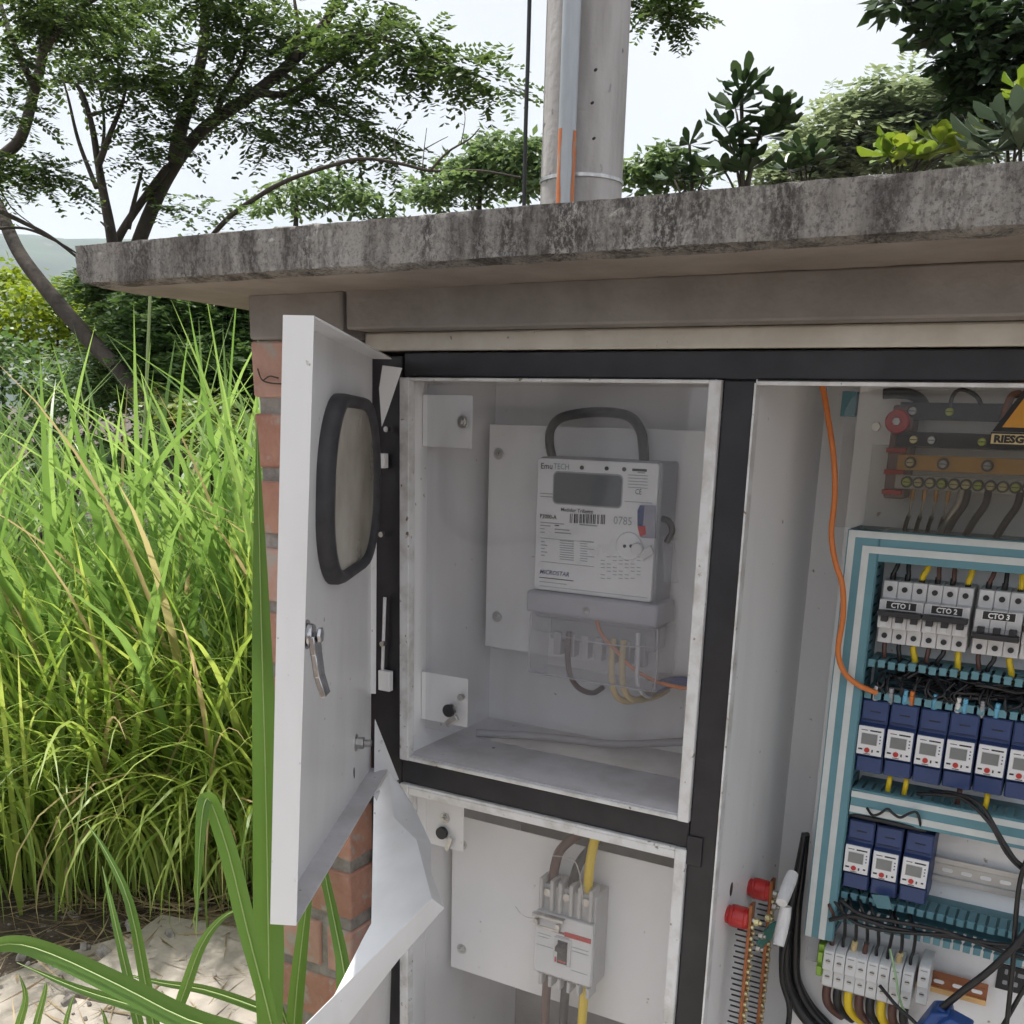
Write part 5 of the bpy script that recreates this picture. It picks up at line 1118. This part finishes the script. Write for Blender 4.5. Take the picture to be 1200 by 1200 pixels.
def ros(name, label, heads, mat, seed, Y, ll, lw, leaves=11):
    c = [(x, y, 1, Y, 1) for x, y in heads]
    t = tree(name, label, GPL, [([(heads[0][0]+6, 330), (heads[0][0]+4, 240), heads[0]], Y, 5, 3)]+[([(heads[0][0]+4, 250), ((heads[0][0]+h[0])/2, h[1]+20), h], Y, 3, 2) for h in heads[1:]], c, mat, seed=seed, ll=ll, lw=lw, kind='rosette', pairs=leaves, dens=.01)
    return t
ros('whorled_tree', 'tall dark young tree with whorled leaves right of the pole', [(868, 112), (872, 98), (862, 128), (855, 168), (868, 188), (878, 200), (905, 148), (918, 122), (893, 160), (850, 150), (912, 138), (846, 195)], m_leafD, 31, 2.9, .105, .020, 12)
ros('whorled_tree', 'low dark young tree with whorled leaves between pole and tall one', [(808, 170), (812, 195), (800, 205), (826, 208), (790, 210)], m_leafD, 32, 3.2, .10, .019, 11)
ros('whorled_tree', 'dark whorled tree top low over the slab right of the tall one', [(942, 178), (938, 195), (955, 190), (925, 200)], m_leafD, 33, 3.2, .10, .019, 12)
ros('yellow_tree', 'yellow green broad-leaved treetop behind the slab at the right', [(1050, 172), (1042, 182), (1100, 168), (1118, 160), (1090, 180), (1125, 175), (1060, 185)], m_leafY, 34, 3.3, .11, .030, 9)
ros('grey_leaf_tree', 'greyish long-leaved treetop over the slab at the right edge', [(1180, 160), (1195, 175), (1165, 178), (1200, 150)], m_leafG, 35, 2.6, .16, .022, 13)
ros('yellow_tree', 'small yellow leaf tuft below the dark corner foliage', [(1193, 105), (1200, 115)], m_leafY, 36, 2.7, .07, .022, 9)
# shrubs behind the grass
GSH = 'shrubs behind the tall grass'
def shrub(name, label, clumps, mat, seed, **k):
    r = np.random.default_rng(seed); c0 = clumps[0]; c = AY(c0[0], c0[1], c0[3])
    t = thing(name, label, 'shrub', (c[0], c[1], GROUND), GSH)
    b = MB()
    for (x, y, rp, Y, n) in clumps[:5]:
        q = AY(x, y, Y); b.tube([(c[0]+.1*r.normal(), Y, GROUND-.05), ((c[0]+q[0])/2, Y, (q[2]+GROUND)/2), tuple(q)], [.03, .02, .008], n=6)
    b.build('stems', m_bark, t, fix=False)
    P, D = clump_pts(r, clumps); S = unit(np.cross(D, np.array((0, 0, 1.))+r.normal(0, .5, D.shape)))
    if k.get('frond'): V, F = fronds(r, P, D, .22*r.uniform(.7, 1.2, len(P)), 7, .05, .014, .3)
    else: V, F = leaf_quads(P, unit(D+np.array((0, 0, -.3))), S, k.get('ll', .08)*r.uniform(.6, 1.2, len(P)), k.get('lw', .024)*r.uniform(.8, 1.2, len(P)), .2)
    quads_obj('leaves', V, F, mat, t); return t
shrub('bright_shrub', 'bright yellow green shrub beyond the leaning trunk at far left', [(30, 370, 50, 5.0, 900), (70, 355, 50, 5.0, 800), (110, 385, 45, 5.0, 700), (15, 330, 34, 5.2, 400), (140, 360, 40, 5.2, 500), (160, 395, 40, 5.0, 500), (60, 410, 50, 5.0, 700)], m_shrubY, 41)
shrub('dark_shrub', 'dense dark green shrub under the left end of the slab', [(210, 370, 60, 3.2, 1000), (260, 400, 55, 3.2, 1000), (160, 420, 50, 3.2, 600), (230, 440, 55, 3.0, 800), (280, 440, 45, 3.0, 700), (130, 345, 34, 3.4, 260), (180, 350, 40, 3.4, 360), (290, 370, 40, 3.3, 500), (330, 420, 60, 3.3, 700), (260, 480, 60, 3.0, 700), (330, 500, 60, 3.2, 500), (300, 350, 40, 3.4, 400)], m_shrub, 42, frond=True)
shrub('weedy_shrub', 'light green weedy shrub behind the grass beside the pillar', [(250, 475, 40, 2.2, 420), (210, 490, 35, 2.2, 320), (275, 510, 35, 2.1, 320), (180, 470, 34, 2.3, 240), (240, 520, 40, 2.1, 300)], leafmat('weed leaves', (.09, .15, .03), (.21, .27, .06), .36), 43, ll=.04, lw=.013)
shrub('far_shrub', 'green undergrowth at the far left behind the grass tops', [(0, 420, 60, 3.4, 700), (60, 450, 60, 3.4, 700), (120, 460, 55, 3.3, 600), (-20, 480, 60, 3.2, 500), (60, 520, 70, 3.2, 700), (150, 540, 70, 3.0, 700)], m_shrub, 44, ll=.07, lw=.02)

# tall grass: a mass nobody could count
def blades(r, n, roots, length, width, lean, bend, segs=10):
    """ribbon blades: roots (n,3), lean direction, gravity bend"""
    t = np.linspace(0, 1, segs+1)
    az = r.uniform(0, 2*np.pi, n); hd = np.stack([np.cos(az), np.sin(az), np.zeros(n)], 1)
    hd = unit(hd + lean); tilt = np.abs(r.normal(.16, .13, n)); b = bend*r.uniform(.3, 1.6, n)
    ang = tilt[:, None] + b[:, None]*t[None]**1.6
    dl = length[:, None]/segs
    x = np.cumsum(np.concatenate([np.zeros((n, 1)), np.sin(ang[:, :-1])*dl], 1), 1); z = np.cumsum(np.concatenate([np.zeros((n, 1)), np.cos(ang[:, :-1])*dl], 1), 1)
    C = roots[:, None, :] + hd[:, None, :]*x[:, :, None] + np.array((0, 0, 1.))*z[:, :, None]
    tw = r.uniform(0, 2*np.pi, n); sd = np.stack([np.cos(tw), np.sin(tw), np.zeros(n)], 1); sd = unit(np.cross(hd, (0, 0, 1.))+sd*.5)
    prof = np.clip(np.minimum(t*3.2+.35, 1), 0, 1)*(1-t**2.6)+.02
    W = width[:, None]*prof[None]/2
    Lf = C - sd[:, None, :]*W[:, :, None]; Rt = C + sd[:, None, :]*W[:, :, None]
    V = np.stack([Lf, Rt], 2).reshape(-1, 3); k = 2*(segs+1)
    f = np.array([(2*i, 2*i+1, 2*i+3, 2*i+2) for i in range(segs)])
    F = (f[None]+(np.arange(n)*k)[:, None, None]).reshape(-1, 4)
    return V, F
r = np.random.default_rng(5)
def roots_in(r, n, cs):
    P = []
    for (x, y, s, w) in cs: P.append(np.stack([r.normal(x, s, int(n*w)), r.normal(y, s, int(n*w)), np.full(int(n*w), GROUND-.02)], 1))
    return np.concatenate(P)
back = [(-2.3, 1.2, .25, .16), (-1.95, 1.45, .25, .16), (-1.55, 1.35, .22, .16), (-1.25, 1.55, .22, .14), (-1.0, 1.8, .22, .14), (-2.6, .8, .25, .12), (-.75, 1.75, .18, .12)]
R0 = roots_in(r, 1150, back); n = len(R0)
V1, F1 = blades(r, n, R0, r.uniform(1.0, 1.85, n), r.uniform(.017, .042, n), np.array((.15, -.25, 0)), .95)
g = quads_obj('tall_grass', V1, F1, m_grass); tag(g, 'tall green guinea grass growing left of the brick pillar', 'grass', kind='stuff')
front = [(-1.75, .85, .16, .3), (-1.45, 1.0, .13, .26), (-1.2, 1.15, .12, .22), (-2.05, .65, .16, .22)]
R1 = roots_in(r, 1000, front); n = len(R1)
V2, F2 = blades(r, n, R1, r.uniform(.5, 1.3, n), r.uniform(.010, .025, n), np.array((-.15, -.3, 0)), 1.35)
g2 = quads_obj('arching_grass', V2, F2, m_grass2); tag(g2, 'finer yellowish grass arching out in front of the tall grass', 'grass', kind='stuff')
fr_ = [(-1.95, .60, .13, .25), (-1.65, .78, .12, .25), (-1.38, .92, .10, .25), (-1.15, 1.02, .09, .25)]
Rf = roots_in(r, 620, fr_); n = len(Rf); Vf, Ff = blades(r, n, Rf, r.uniform(.45, 1.05, n), r.uniform(.008, .018, n), np.array((.1, -1.1, 0)), 2.5)
tag(quads_obj('drooping_grass', Vf, Ff, m_grass2), 'yellowish grass blades drooping forward over the foot of the clump', 'grass', kind='stuff')
n = 260; rq = np.random.default_rng(8); pb = MB()
for k in range(n):
    if k < 190: x, y = rq.normal(-1.62, .22), rq.normal(.55, .2)
    else: x, y = rq.normal(-1.15, .25), rq.normal(.45, .25)
    q = .004+rq.random()**2*.013; A_ = unit(rq.normal(size=(3, 3))); zc = GROUND+(.006 if not inside(x, y) else .040)
    if not inside(x, y): zc -= .02
    pb.obox((x, y, zc), A_[0]*q, unit(np.cross(A_[0], A_[1]))*q*.8, unit(np.cross(A_[0], np.cross(A_[0], A_[1])))*q*.6)
tag(pb.build('pebbles', M('pebble', (.30, .28, .26), .85, col2=(.16, .145, .13), vs=60), bevel=.003), 'small grey pebbles strewn on the soil at the lower left', 'pebbles', kind='stuff')
n = 240; R4 = np.stack([rq.normal(-1.0, .35, n), rq.normal(.5, .3, n), np.full(n, GROUND+.042)], 1); az = rq.uniform(0, 2*np.pi, n); d4 = np.stack([np.cos(az), np.sin(az), rq.normal(0, .05, n)], 1)
V4, F4 = leaf_quads(R4, d4, unit(np.cross(d4, (0, 0, 1.)+rq.normal(0, .3, (n, 3)))), rq.uniform(.03, .2, n), rq.uniform(.0012, .004, n), .3)
tag(quads_obj('straw_litter', V4, F4, m_straw), 'dry straw scattered over the paved pad', 'straw', kind='stuff')
n = 900; R2 = np.stack([r.normal(-1.45, .38, n), r.normal(.80, .22, n), np.full(n, GROUND-.018)], 1)
R2[:, 2] += r.random(n)*.03+.015
az = r.uniform(0, 2*np.pi, n); dd = np.stack([np.cos(az), np.sin(az), r.normal(0, .12, n)], 1); dd = unit(dd)
V3, F3 = leaf_quads(R2, dd, unit(np.cross(dd, (0, 0, 1.)+r.normal(0, .4, (n, 3)))), r.uniform(.06, .32, n), r.uniform(.0015, .005, n), .3)
tag(quads_obj('dry_litter', V3, F3, m_straw), 'dry straw and dead leaves at the foot of the grass', 'straw', kind='stuff')

n = 7000; ru = np.random.default_rng(77)
xu = ru.uniform(-11, -.6, n); yu = ru.uniform(1.7, 10, n); zu = GROUND + ru.random(n)**1.6*.75*np.clip((yu-1.2)/2, .2, 1)
du = unit(ru.normal(size=(n, 3))*np.array((1, 1, .5))); Vu, Fu = leaf_quads(np.stack([xu, yu, zu], 1), du, unit(np.cross(du, (0, 0, 1.)+ru.normal(0, .4, (n, 3)))), ru.uniform(.08, .22, n), ru.uniform(.02, .05, n), .2)
tag(quads_obj('undergrowth', Vu, Fu, m_shrub), 'low green undergrowth on the ground behind the tall grass', 'undergrowth', kind='stuff')

# near grass plant: its large leaves one by one
gp = thing('grass_plant', 'large near grass plant with broad arching leaves in front of the pillar', 'grass', (-.02, -.2, GROUND))
def near_leaf(pts, Y0, Y1, wpx, name='leaf'):
    P = smooth([AY(x, y, Y0+(Y1-Y0)*i/(len(pts)-1)) for i, (x, y) in enumerate(pts)], 6); m = len(P); T = unit(np.gradient(P, axis=0))
    view = unit(P-CAM); sd = unit(np.cross(T, view+np.array((.25, .1, .3)))); t = np.linspace(0, 1, m)
    wd = np.linalg.norm(P-CAM, axis=1)*wpx/2400*np.clip(.45+t*2.0, 0, 1)*np.clip((1-t**2.4)+.02, 0, 1)
    nr = unit(np.cross(sd, T)); b = MB()
    for i in range(m):
        w = wd[i]; c = P[i]
        b.v += [tuple(c-sd[i]*w), tuple(c-sd[i]*w*.5+nr[i]*w*.10), tuple(c+nr[i]*w*.22), tuple(c+sd[i]*w*.5+nr[i]*w*.10), tuple(c+sd[i]*w)]
    for i in range(m-1):
        for k in range(4): b.f.append((i*5+k, i*5+k+1, (i+1)*5+k+1, (i+1)*5+k))
    o = b.build(name, m_blade, gp, fix=False, smooth_ang=70)
    rb = MB().tube([P[i]-nr[i]*.0004 for i in range(0, m, 2)], [.0011, .0009, .0004], n=5, sub=1); rb.build('midrib', m_rib, o, fix=False)
    return o
near_leaf([(318, 1330), (316, 1200), (314, 1060), (311, 900), (307, 760), (304, 630), (301, 495)], -.16, -.14, 36)
near_leaf([(345, 1330), (318, 1200), (290, 1090), (268, 1000), (248, 942), (240, 940), (235, 975), (232, 1030), (230, 1095)], -.22, -.30, 23)
near_leaf([(200, 1330), (185, 1230), (172, 1160), (152, 1060), (125, 1000), (100, 962)], -.24, -.20, 14)
near_leaf([(190, 1330), (160, 1190), (135, 1080), (120, 1015)], -.2, -.12, 12)
near_leaf([(400, 1260), (300, 1218), (220, 1195), (140, 1155), (60, 1118), (10, 1106), (-30, 1122), (-60, 1160)], -.28, -.40, 30)
near_leaf([(330, 1240), (240, 1205), (160, 1180), (90, 1158), (20, 1128)], -.2, -.25, 17)
near_leaf([(345, 1200), (300, 1180), (240, 1160), (190, 1152), (140, 1140)], -.10, -.1, 13)
near_leaf([(340, 1330), (344, 1210), (352, 1120), (362, 1040), (374, 960)], -.12, -.10, 19)
near_leaf([(425, 1300), (405, 1150), (392, 1080), (380, 1020), (372, 960)], -.11, -.09, 16)
near_leaf([(400, 1300), (398, 1130), (385, 1060), (368, 1000)], -.10, -.09, 10)
near_leaf([(180, 1260), (215, 1165), (235, 1110), (258, 1078), (285, 1062)], -.2, -.15, 13)
near_leaf([(340, 1210), (318, 1150), (298, 1100), (290, 1070)], -.12, -.10, 8)
near_leaf([(0, 1300), (20, 1210), (30, 1170), (22, 1140)], -.3, -.3, 9)
near_leaf([(30, 1300), (40, 1215), (52, 1165), (54, 1150)], -.3, -.3, 8)
near_leaf([(70, 1300), (75, 1215), (82, 1180), (88, 1165)], -.3, -.3, 6)
near_leaf([(130, 1280), (125, 1205), (118, 1180)], -.3, -.3, 6)
wire('grass_stalk', 'single pale grass stalk standing up under the slab\'s left corner', [AY(160, 700, 1.6), AY(167, 560, 1.6), AY(172, 440, 1.6), AY(176, 345, 1.6)], .0055, M('pale stalk', (.30, .36, .16), .6), None, 'grass stalk')
